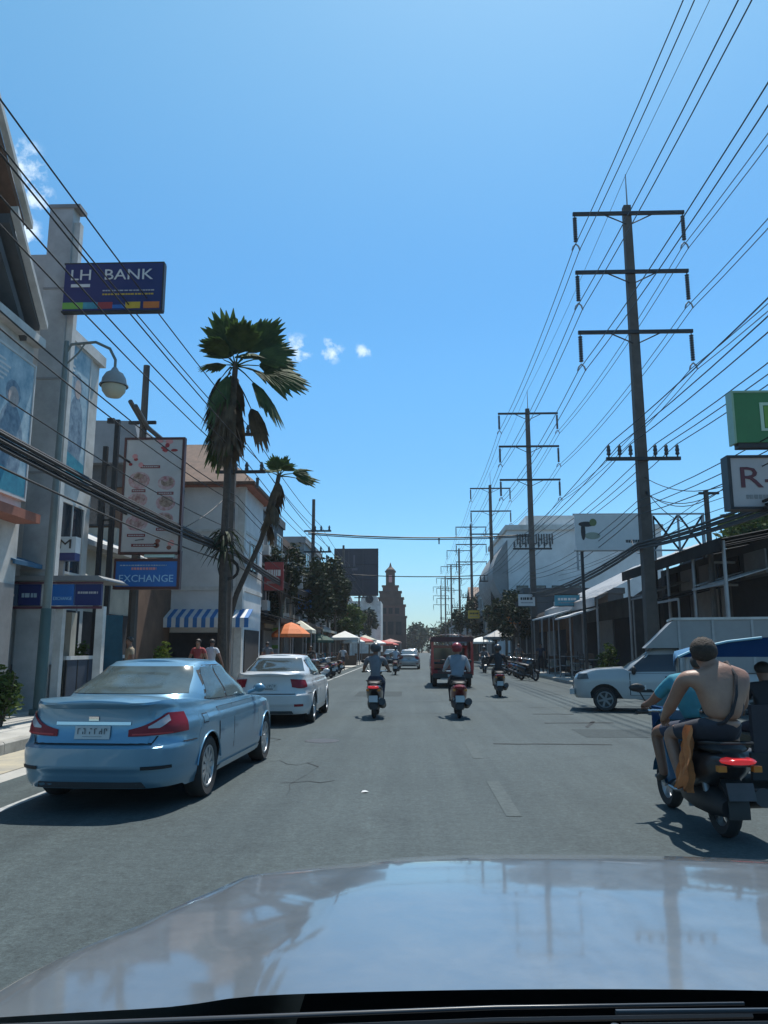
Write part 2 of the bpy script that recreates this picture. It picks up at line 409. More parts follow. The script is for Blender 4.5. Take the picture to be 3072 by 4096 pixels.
def gable_roof(parent, x0, x1, y0, y1, z, rise, m, along='x', over=0.35, th=0.12, name='roof'):
    b = MB()
    if along == 'x':
        ym = (y0 + y1) / 2
        pts = [(y0 - over, z - over * rise / (ym - y0)), (ym, z + rise), (y1 + over, z - over * rise / (ym - y0)), (y1 + over, z - over * rise / (ym - y0) + th), (ym, z + rise + th), (y0 - over, z - over * rise / (ym - y0) + th)]
        b.prism(pts, 'x', x0 - over, x1 + over)
    else:
        xm = (x0 + x1) / 2
        pts = [(x0 - over, z - over * rise / (xm - x0)), (xm, z + rise), (x1 + over, z - over * rise / (xm - x0)), (x1 + over, z - over * rise / (xm - x0) + th), (xm, z + rise + th), (x0 - over, z - over * rise / (xm - x0) + th)]
        b.prism(pts, 'y', y0 - over, y1 + over)
    return wb(b, name, m, parent)
def hip_roof(parent, x0, x1, y0, y1, z, rise, m, over=0.4, name='roof'):
    x0 -= over; x1 += over; y0 -= over; y1 += over
    w, d = x1 - x0, y1 - y0; k = min(w, d) / 2
    if w >= d: r0, r1 = (x0 + k, (y0 + y1) / 2, z + rise), (x1 - k, (y0 + y1) / 2, z + rise)
    else: r0, r1 = ((x0 + x1) / 2, y0 + k, z + rise), ((x0 + x1) / 2, y1 - k, z + rise)
    v = [(x0, y0, z), (x1, y0, z), (x1, y1, z), (x0, y1, z), r0, r1, (x0, y0, z - .12), (x1, y0, z - .12), (x1, y1, z - .12), (x0, y1, z - .12)]
    if w >= d: f = [(0, 1, 5, 4), (1, 2, 5), (2, 3, 4, 5), (3, 0, 4)]
    else: f = [(0, 1, 4), (1, 2, 5, 4), (2, 3, 5), (3, 0, 4, 5)]
    f += [(0, 6, 7, 1), (1, 7, 8, 2), (2, 8, 9, 3), (3, 9, 6, 0), (9, 8, 7, 6)]
    return wb(MB().add(v, f), name, m, parent)
def shophouse(label, side, xf, y0, y1, depth, h, wm, storeys, cols, shopm=None, awn=None, name='shophouse', endwin=0, roof='parapet', fm=None, group=None, awz=3.0):
    """facade at x = xf facing the road; side -1 left of the road, +1 right"""
    xb = xf + side * depth; lo, hi = sorted((xf, xb))
    p = bparent(name, label, 'building', (lo + hi) / 2, (y0 + y1) / 2, group)
    wpart(p, 'wall', wm, (lo, hi, y0, y1, 0, h))
    sh = h / storeys
    for s in range(1, storeys):
        for c in range(cols):
            a = y0 + (y1 - y0) * (c + 0.22) / cols; b = y0 + (y1 - y0) * (c + 0.78) / cols
            window(p, 'x', xf, -side, a, b, s * sh + sh * 0.28, s * sh + sh * 0.78, fm)
        wpart(p, 'ledge', wm, (min(xf, xf - side * .22), max(xf, xf - side * .22), y0 + .01, y1 - .01, s * sh - .07, s * sh + .07))
        for e in range(endwin):
            u0 = lo + depth * (e + .3) / endwin; u1 = lo + depth * (e + .7) / endwin
            window(p, 'y', y0, -1, u0, u1, s * sh + sh * 0.3, s * sh + sh * 0.75, fm)
    for c in range(cols):
        a = y0 + (y1 - y0) * (c + 0.08) / cols; b = y0 + (y1 - y0) * (c + 0.92) / cols
        xs = sorted((xf - side * .005, xf - side * .04))
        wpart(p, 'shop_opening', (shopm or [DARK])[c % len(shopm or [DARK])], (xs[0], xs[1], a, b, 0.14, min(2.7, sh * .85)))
    rg = random.Random(int(y0 * 7))
    for s in range(1, storeys):
        for c in range(cols):
            if rg.random() < .55:
                a = y0 + (y1 - y0) * (c + .84) / cols; z = s * sh + sh * .2; xs = sorted((xf - side * .02, xf - side * .34))
                ac = wpart(p, 'air_conditioner', FRAMEW, (xs[0], xs[1], a, a + .8, z, z + .55))
    for c in range(cols):
        if rg.random() < .8:
            a = y0 + (y1 - y0) * (c + .1) / cols; b = y0 + (y1 - y0) * (c + .9) / cols; xs = sorted((xf - side * .02, xf - side * .12)); z = min(2.8, sh * .9)
            wpart(p, 'shop_board', rg.choice((SIGNG, RED, BLUE, YELP, TEAL, GREEN, CREAM, FRAMED)), (xs[0], xs[1], a, b, z, z + rg.uniform(.4, .7)))
    if roof == 'parapet':
        wpart(p, 'parapet', wm, (lo - .12, hi + .12, y0 - .12, y1 + .12, h - .02, h + .45))
    elif roof == 'hip': hip_roof(p, lo, hi, y0, y1, h, depth * .28, ROOFB)
    elif roof == 'gable': gable_roof(p, lo, hi, y0, y1, h, (y1 - y0) * .28, ROOFB)
    if awn:
        xs = xf - side * 1.5
        wb(MB().prism([(xf - side * .01, awz + .35), (xs, awz), (xs, awz - .18), (xs + side * .03, awz - .18), (xs + side * .03, awz - .03), (xf - side * .01, awz + .31)], 'y', y0 + .1, y1 - .1), 'awning', awn, p)
    return p

# ---------------------------------------------------------------- left side buildings
# A: tiered-gable shophouse at the left edge
p = bparent('tiered_roof_shophouse', 'white shophouse with steep tiered gable roof and portrait banner beside grey pylon', 'building', -12, 13)
wpart(p, 'wall', WHITE, (-16, -8.85, 8.2, 16.95, 0, 8.75))
wpart(p, 'cornice', WHITE, (-8.85, -8.6, 8.2, 17.0, 8.6, 8.8))
wb(MB().prism([(8.4, 8.75), (16.5, 8.75), (15.9, 9.6), (15.3, 10.7), (12.4, 14.0), (9.5, 10.7), (8.9, 9.6)], 'x', -16, -9.1), 'gable_wall', WHITE2, p)
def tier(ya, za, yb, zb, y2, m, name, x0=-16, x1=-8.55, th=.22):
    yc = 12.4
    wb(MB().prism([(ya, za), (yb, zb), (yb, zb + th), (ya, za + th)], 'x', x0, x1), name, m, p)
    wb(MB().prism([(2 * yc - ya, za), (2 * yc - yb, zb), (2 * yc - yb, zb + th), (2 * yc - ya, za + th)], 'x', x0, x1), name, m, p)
tier(12.4, 14.1, 15.5, 10.75, 0, ROOFB, 'upper_roof')
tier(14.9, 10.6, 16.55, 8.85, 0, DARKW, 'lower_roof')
tier(12.4, 14.34, 15.6, 10.85, 0, WHITE, 'verge_board', -8.545, -8.4, .16)
tier(14.9, 10.84, 16.6, 8.9, 0, WHITE, 'verge_board', -8.545, -8.38, .14)
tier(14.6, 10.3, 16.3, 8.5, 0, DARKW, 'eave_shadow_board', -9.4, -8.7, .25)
for i, (a, b) in enumerate(((9.2, 10.6), (11.2, 12.4), (13.2, 14.6))):
    window(p, 'x', -8.85, 1, a, b, 5.2, 7.8, FRAMEW)
wpart(p, 'balcony_slab', BRICKR, (-8.85, -8.3, 9, 16.8, 4.35, 4.55))
wpart(p, 'shop_front', DARK, (-8.86, -8.82, 9, 12.6, .2, 3.0))
wpart(p, 'shop_front', SHUT, (-8.86, -8.82, 13.0, 16.9, .2, 3.0))
# banner with a figure on its facade
def poster(label, x, y0, y1, z0, z1, m_bg, name='portrait_banner'):
    q = thing(name, label, 'banner', (x, (y0 + y1) / 2, z0))
    wb(MB().bb(x, x + .05, y0, y1, z0, z1), 'panel', m_bg, q)
    w, h = y1 - y0, z1 - z0; ym = y0 + w * .55
    e = x + .053
    def ell(cy, cz, ry, rz, m, nm, dx=0.0):
        n = 16
        v = [(e + dx, cy + ry * math.cos(2 * math.pi * k / n), cz + rz * math.sin(2 * math.pi * k / n)) for k in range(n)]
        wb(MB().add(v, [tuple(range(n))]), nm, m, q)
    ell(ym, z0 + h * .34, w * .30, h * .30, FIG1, 'printed_clothes')
    ell(ym, z0 + h * .71, w * .17, h * .095, FIG1, 'printed_hair', .002)
    ell(ym + .02, z0 + h * .685, w * .12, h * .075, FIG2, 'printed_face', .004)
    wb(MB().add([(e + .003, y0 + .03, z0 + .03), (e + .003, y1 - .03, z0 + .03), (e + .003, y1 - .03, z0 + h * .14), (e + .003, y0 + .03, z0 + h * .2)], [(0, 1, 2, 3)]), 'printed_band', TEAL, q)
    for k in range(5):
        wb(MB().bb(e - .001, e + .004, y0 + w * .12, y0 + w * rng.uniform(.3, .45), z1 - h * (.10 + .035 * k), z1 - h * (.085 + .035 * k)), 'printed_line', SIGNW, q)
    wb(MB().bb(x - .01, x + .07, y0 - .05, y0, z0 - .05, z1 + .05).bb(x - .01, x + .07, y1, y1 + .05, z0 - .05, z1 + .05)
       .bb(x - .01, x + .071, y0, y1, z1, z1 + .05).bb(x - .01, x + .071, y0, y1, z0 - .05, z0), 'frame', FRAMEW, q)
    return q
poster('pale blue banner with a standing figure on the leftmost white shophouse', -8.84, 15.05, 16.95, 4.95, 8.1, LBLUE)
# pylon
p = bparent('pylon', 'tall pale grey flat pylon rising beside the blue bank sign', 'pylon', -9.2, 18)
wpart(p, 'shaft', WHITE2, (-9.28, -8.66, 18.0, 18.4, 0, 12.85))
wpart(p, 'side_fin', WHITE, (-8.66, -8.5, 18.1, 18.3, 0, 12.5))
wpart(p, 'cap', GREYW, (-9.3, -8.48, 17.97, 18.42, 12.85, 12.95))
for z in (3.4, 5.8, 8.2, 10.6): wpart(p, 'panel_joint', GREYW, (-9.29, -8.65, 17.985, 18.0, z, z + .05))
# B
p = bparent('narrow_shophouse', 'narrow white shophouse behind the bank sign with tall blue portrait banner', 'building', -12, 20)
wpart(p, 'wall', WHITE, (-15, -9.15, 18.6, 21.4, 0, 9.9))
wpart(p, 'roof_box', WHITE2, (-12, -9.5, 18.8, 20.2, 9.9, 12.0))
wpart(p, 'parapet', WHITE, (-15.1, -9.0, 18.55, 21.5, 9.8, 10.1))
wpart(p, 'shop_front', DARK, (-9.16, -9.11, 18.8, 21.1, .2, 2.6))
window(p, 'x', -9.15, 1, 18.9, 20.9, 3.6, 5.4, FRAMEW, bars=2)
poster('tall pale banner with a dark clad figure behind the street lamp', -9.14, 19.05, 20.65, 6.1, 9.75, LBLUE)
# low cream shop behind the ATM
p = bparent('cream_shop', 'low cream shop with white tent-shaped roof behind the two dark sign posts', 'building', -11, 24)
wpart(p, 'wall', CREAM, (-15, -9.9, 22, 27.5, 0, 4.6))
wb(MB().prism([(-15.2, 4.6), (-9.4, 4.6), (-9.4, 4.75), (-12, 5.9), (-15.2, 5.6)], 'y', 21.8, 27.7), 'roof', WHITE2, p)
window(p, 'y', 22, -1, -12.6, -10.8, 2.6, 3.9, FRAMEW)
wpart(p, 'shop_front', DARK, (-9.91, -9.86, 22.4, 27, .2, 2.7))
wpart(p, 'door_panel', GREYW, (-11.2, -10.1, 21.97, 22.0, .17, 2.4))
# C grey roof house
p = bparent('grey_roof_house', 'grey hipped roof house with dark balcony behind the food menu sign', 'building', -14, 31)
wpart(p, 'wall', BROWNW, (-19, -10.3, 28, 35, 0, 8.4))
wpart(p, 'dark_band', DARKW, (-19.05, -10.25, 27.9, 28.0, 7.55, 8.4))
wpart(p, 'balcony', CREAM, (-18.5, -10.6, 27.2, 28.0, 5.0, 5.9))
for k in range(4): window(p, 'y', 28, -1, -17.6 + k * 1.8, -16.5 + k * 1.8, 6.15, 7.3, FRAMED)
wb(MB().prism([(-19.4, 8.4), (-9.9, 8.4), (-10.3, 10.0), (-19.4, 10.2)], 'y', 27.5, 35.4), 'roof', ROOFG, p)
# D big white house with brown roof
p = bparent('white_house', 'large plain white house with brown tiled hip roof behind the first palm', 'building', -10, 38)
wpart(p, 'wall', WHITE3, (-13.5, -7.25, 33, 37.4, 0, 8.75))
hip_roof(p, -13.5, -7.25, 33, 37.4, 8.75, 2.4, ROOFB, .55)
wpart(p, 'cornice', BRICKR, (-13.9, -6.85, 32.6, 37.8, 8.6, 8.74))
wpart(p, 'string_course', WHITE, (-13.55, -7.2, 32.93, 37.45, 4.05, 4.22))
wpart(p, 'string_course', WHITE, (-13.55, -7.2, 32.93, 37.45, 6.6, 6.72))
wpart(p, 'corner_trim', WHITE, (-7.5, -7.18, 32.92, 33.25, 0, 8.6))
window(p, 'x', -7.25, 1, 34.4, 36.0, 5.0, 6.3, FRAMEW)
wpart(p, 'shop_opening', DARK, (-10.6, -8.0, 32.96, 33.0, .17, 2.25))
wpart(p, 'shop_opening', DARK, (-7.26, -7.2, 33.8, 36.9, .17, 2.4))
# striped awning of blue and white strips
q = thing('striped_awning', 'blue and white striped awning along the white house wall', 'awning', (-9, 32.3, 2.4))
AWB = mat('awning_blue', (0.03, 0.16, 0.42), 0.7, vary=0.1); AWW = mat('awning_white', (0.62, 0.63, 0.64), 0.7, vary=0.1)
for k in range(26):
    x = -11.4 + k * .18
    wb(MB().prism([(33.0, 3.25), (32.1, 2.85), (32.1, 2.45), (32.13, 2.45), (32.13, 2.82), (33.0, 3.2)], 'x', x, x + .178), 'stripe', AWB if k % 2 else AWW, q)

# further down the left side
shophouse('dark four storey shophouse half hidden by trees past the white house', -1, -8.0, 38.8, 48, 9, 9.0, DARKW, 3, 3, [DARK, SHUT], TIND, endwin=2)
shophouse('weathered dark shophouse between the leaning palm and the grey shophouse', -1, -8.4, 48.6, 56.4, 9, 8.3, BROWNW, 3, 3, [DARK, SHUT], TIND, endwin=2)
shophouse('grey concrete shophouse left of the dark billboard with small white windows', -1, -7.9, 57, 68, 9, 9.4, GREYW, 3, 3, [DARK, SHUT], CREAM, endwin=2)
shophouse('brown shophouse beneath the dark billboard beyond the market umbrellas', -1, -7.9, 69, 82, 9, 8.6, BROWNW, 3, 3, [DARK, SHUT], TIND, endwin=2)
shophouse('low cream shophouse behind the roadside trees below the billboard', -1, -8.1, 84, 98, 9, 7.6, CREAM, 2, 3, [DARK], CREAM, roof='hip')
# white arched house at D=130
p = bparent('arched_house', 'white house with round arched gable windows under the dark billboard', 'building', -9, 134)
wpart(p, 'wall', WHITE, (-14, -4.9, 130, 140, 0, 9.4))
for xc in (-11.2, -6.8):
    n = 12
    wb(MB().prism([(xc + 1.5 * math.cos(math.pi * k / n), 9.4 + 1.4 * math.sin(math.pi * k / n)) for k in range(n + 1)], 'y', 129.9, 132), 'arched_gable', WHITE, p)
    wb(MB().prism([(xc + .7 * math.cos(2 * math.pi * k / n), 9.7 + .7 * math.sin(2 * math.pi * k / n)) for k in range(n)], 'y', 129.8, 129.9), 'round_window', GLASSW, p)
    window(p, 'y', 130, -1, xc - .9, xc + .9, 5.6, 8.0, FRAMEW)
# brown stepped tower at the end of the street
p = bparent('stepped_tower', 'brown stepped tower with ornate finial closing the street view', 'tower', -4.3, 172)
TB = mat('tower_brown', (0.095, 0.058, 0.045), 0.75, vary=0.4, scale=.6); TP = mat('tower_red', (0.12, 0.06, 0.05), 0.7, vary=0.3)
for (w, z0, z1, m) in ((7.0, 0, 8.5, TB), (6.5, 8.5, 11.0, TP), (5.7, 11.0, 12.6, TB), (4.7, 12.6, 14.0, TB), (3.4, 14.0, 15.3, TP), (2.0, 15.3, 18.6, TB)):
    wpart(p, 'tier', m, (-4.3 - w / 2, -4.3 + w / 2, 172 - w / 2, 172 + w / 2, z0, z1))
    wpart(p, 'tier_cornice', TB, (-4.3 - w / 2 - .2, -4.3 + w / 2 + .2, 172 - w / 2 - .2, 172 + w / 2 + .2, z1 - .25, z1 - .003))
wb(MB().lathe([(1.0, 18.5), (1.0, 18.9), (.6, 19.3), (.3, 19.6), (.12, 20.3), (0.0, 20.6)], (-4.3, 172, 0), 'Z', 12), 'finial', TB, p, 40)
wpart(p, 'niche', PINK, (-4.65, -3.95, 170.94, 170.98, 16, 17.6))
for k in range(3): window(p, 'y', 168.5, -1, -6.4 + k * 1.7, -5.3 + k * 1.7, 4.5, 7.2, FRAMED, DARK)
for k in range(3): window(p, 'y', 168.75, -1, -6.0 + k * 1.4, -5.2 + k * 1.4, 9.0, 10.2, FRAMED, DARK)
for i, (a, h, m, rf) in enumerate(((100, 6.2, GREYW, 'hip'), (142, 7, WHITE2, 'gable'), (154, 6.2, GREYW, 'parapet'))):
    shophouse(('low grey hip roofed house right behind the dark billboard', 'pale gabled house just before the stepped tower', 'small grey flat roofed house beside the stepped tower')[i],
              -1, -8.6 - i * .4, a, a + 11, 9, h, m, 2, 3, [DARK], CREAM, roof=rf)

# ---------------------------------------------------------------- right side buildings
# near tin-roofed shop row: low eave towards the street
def tinrow(label, xf, y0, y1, eave, ridge, xr, wallm, roofm, posts, fasc=None):
    p = bparent('tin_roof_shop', label, 'building', (xf + xr) / 2, (y0 + y1) / 2)
    wpart(p, 'wall', wallm, (xf + 1.2, xr + 2, y0 + .1, y1 - .1, 0, eave + .1))
    n = int((y1 - y0) / 1.0)
    me = None
    for k in range(n):                       # corrugated sheets, each its own
        a = y0 + (y1 - y0) * k / n; w = (y1 - y0) / n
        rows = []
        for j in range(9):
            yy = w * j / 8; dz = .03 * (j % 2)
            rows.append([(xf - .5, yy, eave + dz), (xr, yy, ridge + dz)])
        if me is None:
            o = MB().grid(rows).build('roof_sheet', roofm, p); me = o.data
        else:
            o = bpy.data.objects.new('roof_sheet', me); COL.objects.link(o); o.parent = p
        o.location = (rng.uniform(-.12, .08), a, .004 * (k % 2) + rng.uniform(0, .05)); o.matrix_parent_inverse = Matrix.Translation(-Vector(p.location))
    wb(MB().prism([(xf + 1.2, eave), (xr, eave), (xr, ridge - .1), ], 'y', y0 + .12, y0 + .3), 'gable_infill', wallm, p)
    for k in range(posts):
        yy = y0 + .3 + (y1 - y0 - .6) * k / max(1, posts - 1)
        wb(MB().cyl((xf - .35, yy, 0), (xf - .35, yy, eave), .06), 'post', STEEL, p)
    nb = max(1, int((y1 - y0) / 3.2))
    for k in range(nb):
        a = y0 + (y1 - y0) * (k + .06) / nb; b = y0 + (y1 - y0) * (k + .94) / nb
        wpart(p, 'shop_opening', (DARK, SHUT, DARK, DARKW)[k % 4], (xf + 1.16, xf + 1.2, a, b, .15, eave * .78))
    if fasc: wpart(p, 'fascia_board', fasc, (xf - .56, xf - .52, y0, y1, eave - .35, eave + .06))
    return p
tinrow('long dark tin roofed shop row behind the white pickup', 10.4, 24.5, 36, 5.0, 6.2, 16, DARKW, TIND, 5, TIND)
for k, (y0, y1, z, w, m, lb) in enumerate(((24.8, 27.6, 3.75, 1.5, TIN, 'short pale lean-to roof at the near end of the dark shop row'), (28.0, 31.6, 3.45, 1.9, TIND, 'dark sagging lean-to roof in the middle of the dark shop row'), (32.0, 35.6, 3.9, 1.4, CONC_D, 'grey lean-to roof at the far end of the dark shop row'))):
    q = thing('lean_to_awning', lb, 'awning', (10.6, (y0 + y1) / 2, z))
    n_ = 4
    for j in range(n_):
        a, b = y0 + (y1 - y0) * j / n_, y0 + (y1 - y0) * (j + .97) / n_; dz = rng.uniform(-.06, .06)
        wb(MB().prism([(11.5, z + .45 + dz), (11.5 - w, z + dz), (11.5 - w, z - .04 + dz), (11.5, z + .41 + dz)], 'y', a, b), 'sheet', m, q)
    wb(MB().bb(11.5 - w - .03, 11.5 - w + .03, y0, y1, z - .16, z - .08), 'edge_beam', STEEL, q)
    for yy in (y0 + .1, y1 - .1): wb(MB().cyl((11.5 - w + .05, yy, 0.1), (11.5 - w + .05, yy, z - .1), .04), 'post', STEEL, q)
q = thing('upper_shutter_row', 'row of dark shuttered upper openings on the dark shop row', 'shutters', (11.55, 30, 3.9))
for j in range(5): wb(MB().bb(11.52, 11.58, 25.2 + j * 2.1, 26.8 + j * 2.1, 4.0 - .02 * (j % 2), 4.8), 'shutter', (SHUT, DARK, GREYW)[j % 3], q)
tinrow('pale tin roofed open shop with white awning beyond the pickup', 9.2, 36.6, 50, 3.9, 6.7, 14.5, DARKW, TIN, 5, SIGNG)
tinrow('small rusty tin roofed shop beneath the wide white building', 9.0, 51, 62, 3.6, 5.2, 13, BROWNW, TIND, 4)
# white awning frame of the open shop
p = thing('white_awning', 'sloping white awning over the dark shop opening beyond the pickup', 'awning', (8.6, 41, 3))
wb(MB().prism([(9.0, 3.55), (7.5, 3.1), (7.5, 3.02), (9.0, 3.47)], 'y', 37.2, 40.5), 'sheet', SIGNW, p)
wb(MB().prism([(9.0, 3.75), (7.6, 3.35), (7.6, 3.27), (9.0, 3.67)], 'y', 41.5, 48.5), 'sheet', SIGNW, p)
for y in (37.4, 40.3, 41.7, 48.2): wb(MB().cyl((7.65, y, .14), (7.65, y, 3.28 if y > 41 else 3.06), .035), 'post', STEEL, p)
# big white building
p = bparent('wide_white_building', 'wide plain white building with row of dark letters behind the utility poles', 'building', 13, 82)
wpart(p, 'wall', WHITE3, (9.6, 24.5, 75, 92, 0, 13.1))
wpart(p, 'parapet', WHITE, (9.4, 24.7, 74.8, 92.2, 13.0, 13.5))
wpart(p, 'upper_block', WHITE3, (11.6, 17.0, 76, 90, 13.5, 14.6))
nb = 12; wb(MB().prism([(9.6 - 1.5 * math.sin(math.pi * k / nb), 5.5 + 6.6 * k / nb) for k in range(nb + 1)], 'y', 75.2, 91), 'curved_front', GREYW, p)
for k in range(4): window(p, 'x', 9.6, -1, 76.5 + k * 3.7, 78.6 + k * 3.7, 2.4, 4.4, FRAMED)
for k in range(4): window(p, 'y', 75, -1, 10.4 + k * 1.7, 11.4 + k * 1.7, 6.4, 7.5, FRAMED)
for k, (w, h) in enumerate(((.45, 1.0), (.4, 1.0), (.5, .8), (.4, 1.0), (.45, 1.0), (.5, 1.0), (.42, 1.0))):
    x = 10.5 + k * .52
    b = MB().bb(x, x + .1, 74.9, 74.97, 11.6, 11.6 + h); b.bb(x + .28, x + .38, 74.9, 74.97, 11.6, 11.6 + h)
    b.bb(x + .1, x + .28, 74.9, 74.97, 11.6 + (.0 if k % 2 else .45), 11.7 + (.0 if k % 2 else .45)); wb(b, 'dark_letter', FRAMED, p)
shophouse('dark shophouse under the cables left of the wide white building', 1, 9.4, 63.5, 73.5, 8, 6.0, DARKW, 2, 3, [DARK, SHUT], TIND, endwin=1)
shophouse('grey three storey shophouse beyond the wide white building', 1, 9.2, 94, 106, 8, 8.5, GREYW, 3, 3, [DARK], CREAM)
shophouse('brown low shophouse far along the right pavement', 1, 9.0, 108, 122, 8, 6.5, BROWNW, 2, 3, [DARK], TIND, roof='gable')
shophouse('pale far shophouse at the end of the pole row', 1, 8.8, 126, 142, 8, 6.0, WHITE2, 2, 3, [DARK], TIND)
shophouse('farthest grey shophouse on the pole side of the street', 1, 8.6, 146, 170, 8, 5.5, GREYW, 2, 4, [DARK], TIND)
# hills and far trees
HILL = leafmat('far_hill', (0.03, 0.05, 0.03), (0.06, 0.08, 0.045), 0.0)
rows = []
for j in range(7):
    rows.append([(-420 + i * 16, 420 + j * 40, max(-1, (26 + 9 * math.sin(i * .45) + 7 * math.sin(i * .17 + 1)) * math.sin(math.pi * j / 6) * (1 - .8 * math.exp(-((i - 27) / 5.0) ** 2))) ) for i in range(54)])
h = MB().grid(rows).build('hills', HILL, None, 60); h['kind'] = 'structure'

# end of the street: low block and a mass of trees where the road bends away
shophouse('far low dark block closing the left end of the road', -1, -3.0, 232, 246, 30, 9.5, DARKW, 2, 3, [DARK], None, endwin=8)
shophouse('far low grey block closing the pole side end of the road', 1, 10.5, 236, 250, 30, 8.0, GREYW, 2, 3, [DARK], None, endwin=8)
fr_ = random.Random(77); fb = MB()

for k, (y0, y1, z, m, lb) in enumerate(((38.6, 42.6, 3.1, TIND, 'dark tin awning over the pavement just past the white house'), (43.2, 47.6, 2.9, CONC_D, 'grey awning over the pavement before the second dark tree'), (48.8, 53.0, 3.2, BROWNW, 'brown awning over the pavement by the weathered shophouse'), (53.4, 56.4, 2.9, TIND, 'short black awning at the far end of the weathered shophouse'), (58, 63, 3.2, ROOFG, 'long grey awning below the grey shophouse'), (64, 68, 3.0, BROWNW, 'brown awning at the end of the grey shophouse'))):
    q = thing('shop_awning', lb, 'awning', (-7.2, (y0 + y1) / 2, z))
    wb(MB().prism([(-7.95, z + .4), (-6.45, z), (-6.45, z - .22), (-6.49, z - .22), (-6.49, z - .05), (-7.95, z + .35)], 'y', y0, y1), 'sheet', m, q)
    for yy in (y0 + .15, y1 - .15): wb(MB().cyl((-6.55, yy, .17), (-6.55, yy, z), .035), 'post', STEEL, q)
    for j in range(3): wb(MB().bb(-7.7 + rng.uniform(0, .5), -7.0 + rng.uniform(0, .4), y0 + .4 + j * 1.2, y0 + 1.1 + j * 1.2, .17, .7 + rng.uniform(0, .7)), 'goods_crate', rng.choice((BROWNW, FIG1, CREAM, RED, TEAL)), q)

# ---------------------------------------------------------------- power line on the right
RD = [28.0, 54.0, 80.5, 107.0, 133.5, 160.0, 187.0, 214.0]
RX = 8.6
def hv_pole(x, y, label, group):
    t = thing('power_pole', label, 'utility pole', (x, y, 0.0), 0, group)
    s = MB(); rows = []
    for z in (0, 5, 10, 18.7):
        w = .215 - .075 * z / 18.7
        rows.append([(-w, -w, z), (w, -w, z), (w, w, z), (-w, w, z)])
    s.grid(rows, True); s.add(rows[-1], [(0, 1, 2, 3)]); s.build('shaft', POLEC, t)
    MB().cyl((.04, 0, 18.5), (.04, 0, 20.1), .035, .02, 6).build('lightning_spike', STEEL, t)
    for z in (18.3, 15.85, 13.4):
        a = MB().box((0, -.2, z), (4.3, .11, .13)).build('crossarm', FRAMED, t)
        MB().cyl((-.9, -.2, z - .07), (-.1, -.2, z - .45), .025, None, 6).cyl((.9, -.2, z - .07), (.1, -.2, z - .45), .025, None, 6).build('brace', FRAMED, a)
        for sg in (-1, 1):
            b = MB(); prof = []
            for k in range(11):
                zz = z - .15 - k * .095; prof += [(.055, zz), (.085, zz - .02), (.085, zz - .05), (.055, zz - .07)]
            b.lathe(prof, (sg * 2.08, -.2, 0), 'Z', 8, True); b.cyl((sg * 2.08, -.2, z), (sg * 2.08, -.2, z - .2), .02, None, 6)
            i = b.build('insulator_string', INSUL, t, 40)
            MB().tube([(sg * 2.08 - .15, -.2, z - 1.52), (sg * 2.08 - .1, -.2, z - 1.36), (sg * 2.08, -.2, z - 1.26), (sg * 2.08 + .1, -.2, z - 1.36), (sg * 2.08 + .15, -.2, z - 1.52)], .035, 6).build('clamp', STEEL, i)
    a = MB().box((0, -.24, 8.45), (2.7, .12, .12)).build('lower_crossarm', FRAMED, t)
    for x_ in (-1.25, -.85, -.45, .45, .85, 1.25):
        MB().lathe([(.03, 8.5), (.035, 8.58), (.085, 8.62), (.06, 8.72), (.085, 8.76), (.06, 8.86), (.07, 8.92), (.03, 8.98)], (x_, -.24, 0), 'Z', 8, True).build('pin_insulator', INSUL, t, 40)
    return t
ORD = ['nearest tall three armed concrete power pole behind the white pickup', 'second tall three armed power pole in the row', 'third three armed power pole in the row',
       'fourth power pole in the row beside the far shops', 'fifth power pole small in the distance', 'sixth power pole far down the street', 'seventh power pole near the horizon', 'last tiny power pole before the hills']
p0 = None
for k, y in enumerate(RD):
    if p0 is None: p0 = hv_pole(RX, y, ORD[0], 'power poles along the right pavement')
    else:
        c = copy_tree(p0); c.location = (RX, y, 0); c['label'] = ORD[k]
def wire(x, z, ys, r, m, sag, name, label, cat, group, n=9, x2=None):
    path = []
    for a, b in zip(ys, ys[1:]):
        for k in range(n):
            t = k / n
            path.append((x, a + (b - a) * t, z - sag * 4 * t * (1 - t)))
    path.append((x, ys[-1], z))
    return tag(MB().tube(path, r, 5, False).build(name, m, None, 60), label, cat, group)
YS = [-24.5, 2.0] + RD[:6]
for z in (18.3, 15.85, 13.4):
    for sg in (-1, 1):
        for d in (-.13, .13):
            wire(RX + sg * 2.08 + d, z - 1.52, [y - .2 for y in YS], .016, WIRE, .45, 'power_line', 'thin twin conductor hung from the insulator strings of the three armed poles', 'power line', 'twin conductors on the three armed poles')
for x_ in (-1.25, -.85, -.45, .45, .85, 1.25):
    wire(RX + x_, 8.99, [y - .24 for y in YS], .017, CABLE, .35, 'power_line', 'dark wire resting on the pin insulators of the lower crossarms', 'power line', 'wires on the pin insulators')
wire(RX + .04, 20.05, YS, .010, WIRE, .3, 'earth_wire', 'single thin earth wire across the spike tops of the poles', 'power line', None)
for k, (x_, z, r, sg) in enumerate(((RX - .25, 6.9, .014, .5), (RX - .25, 6.65, .014, .55), (RX - .25, 6.4, .016, .6))):
    wire(x_, z, YS, r, CABLE, sg, 'power_line', 'thin low voltage wire strapped to the pole shafts on the pole side', 'power line', 'low voltage wires on the pole shafts')
for k in range(5):
    wire(RX - .3 + .06 * (k % 2), 5.35 - .05 * k, YS, .040 - .003 * (k % 3), CABLE, .38 + .03 * k, 'telecom_cable', 'thick black telecom cable in the sagging bundle along the pole row', 'cable', 'telecom bundle on the pole row')

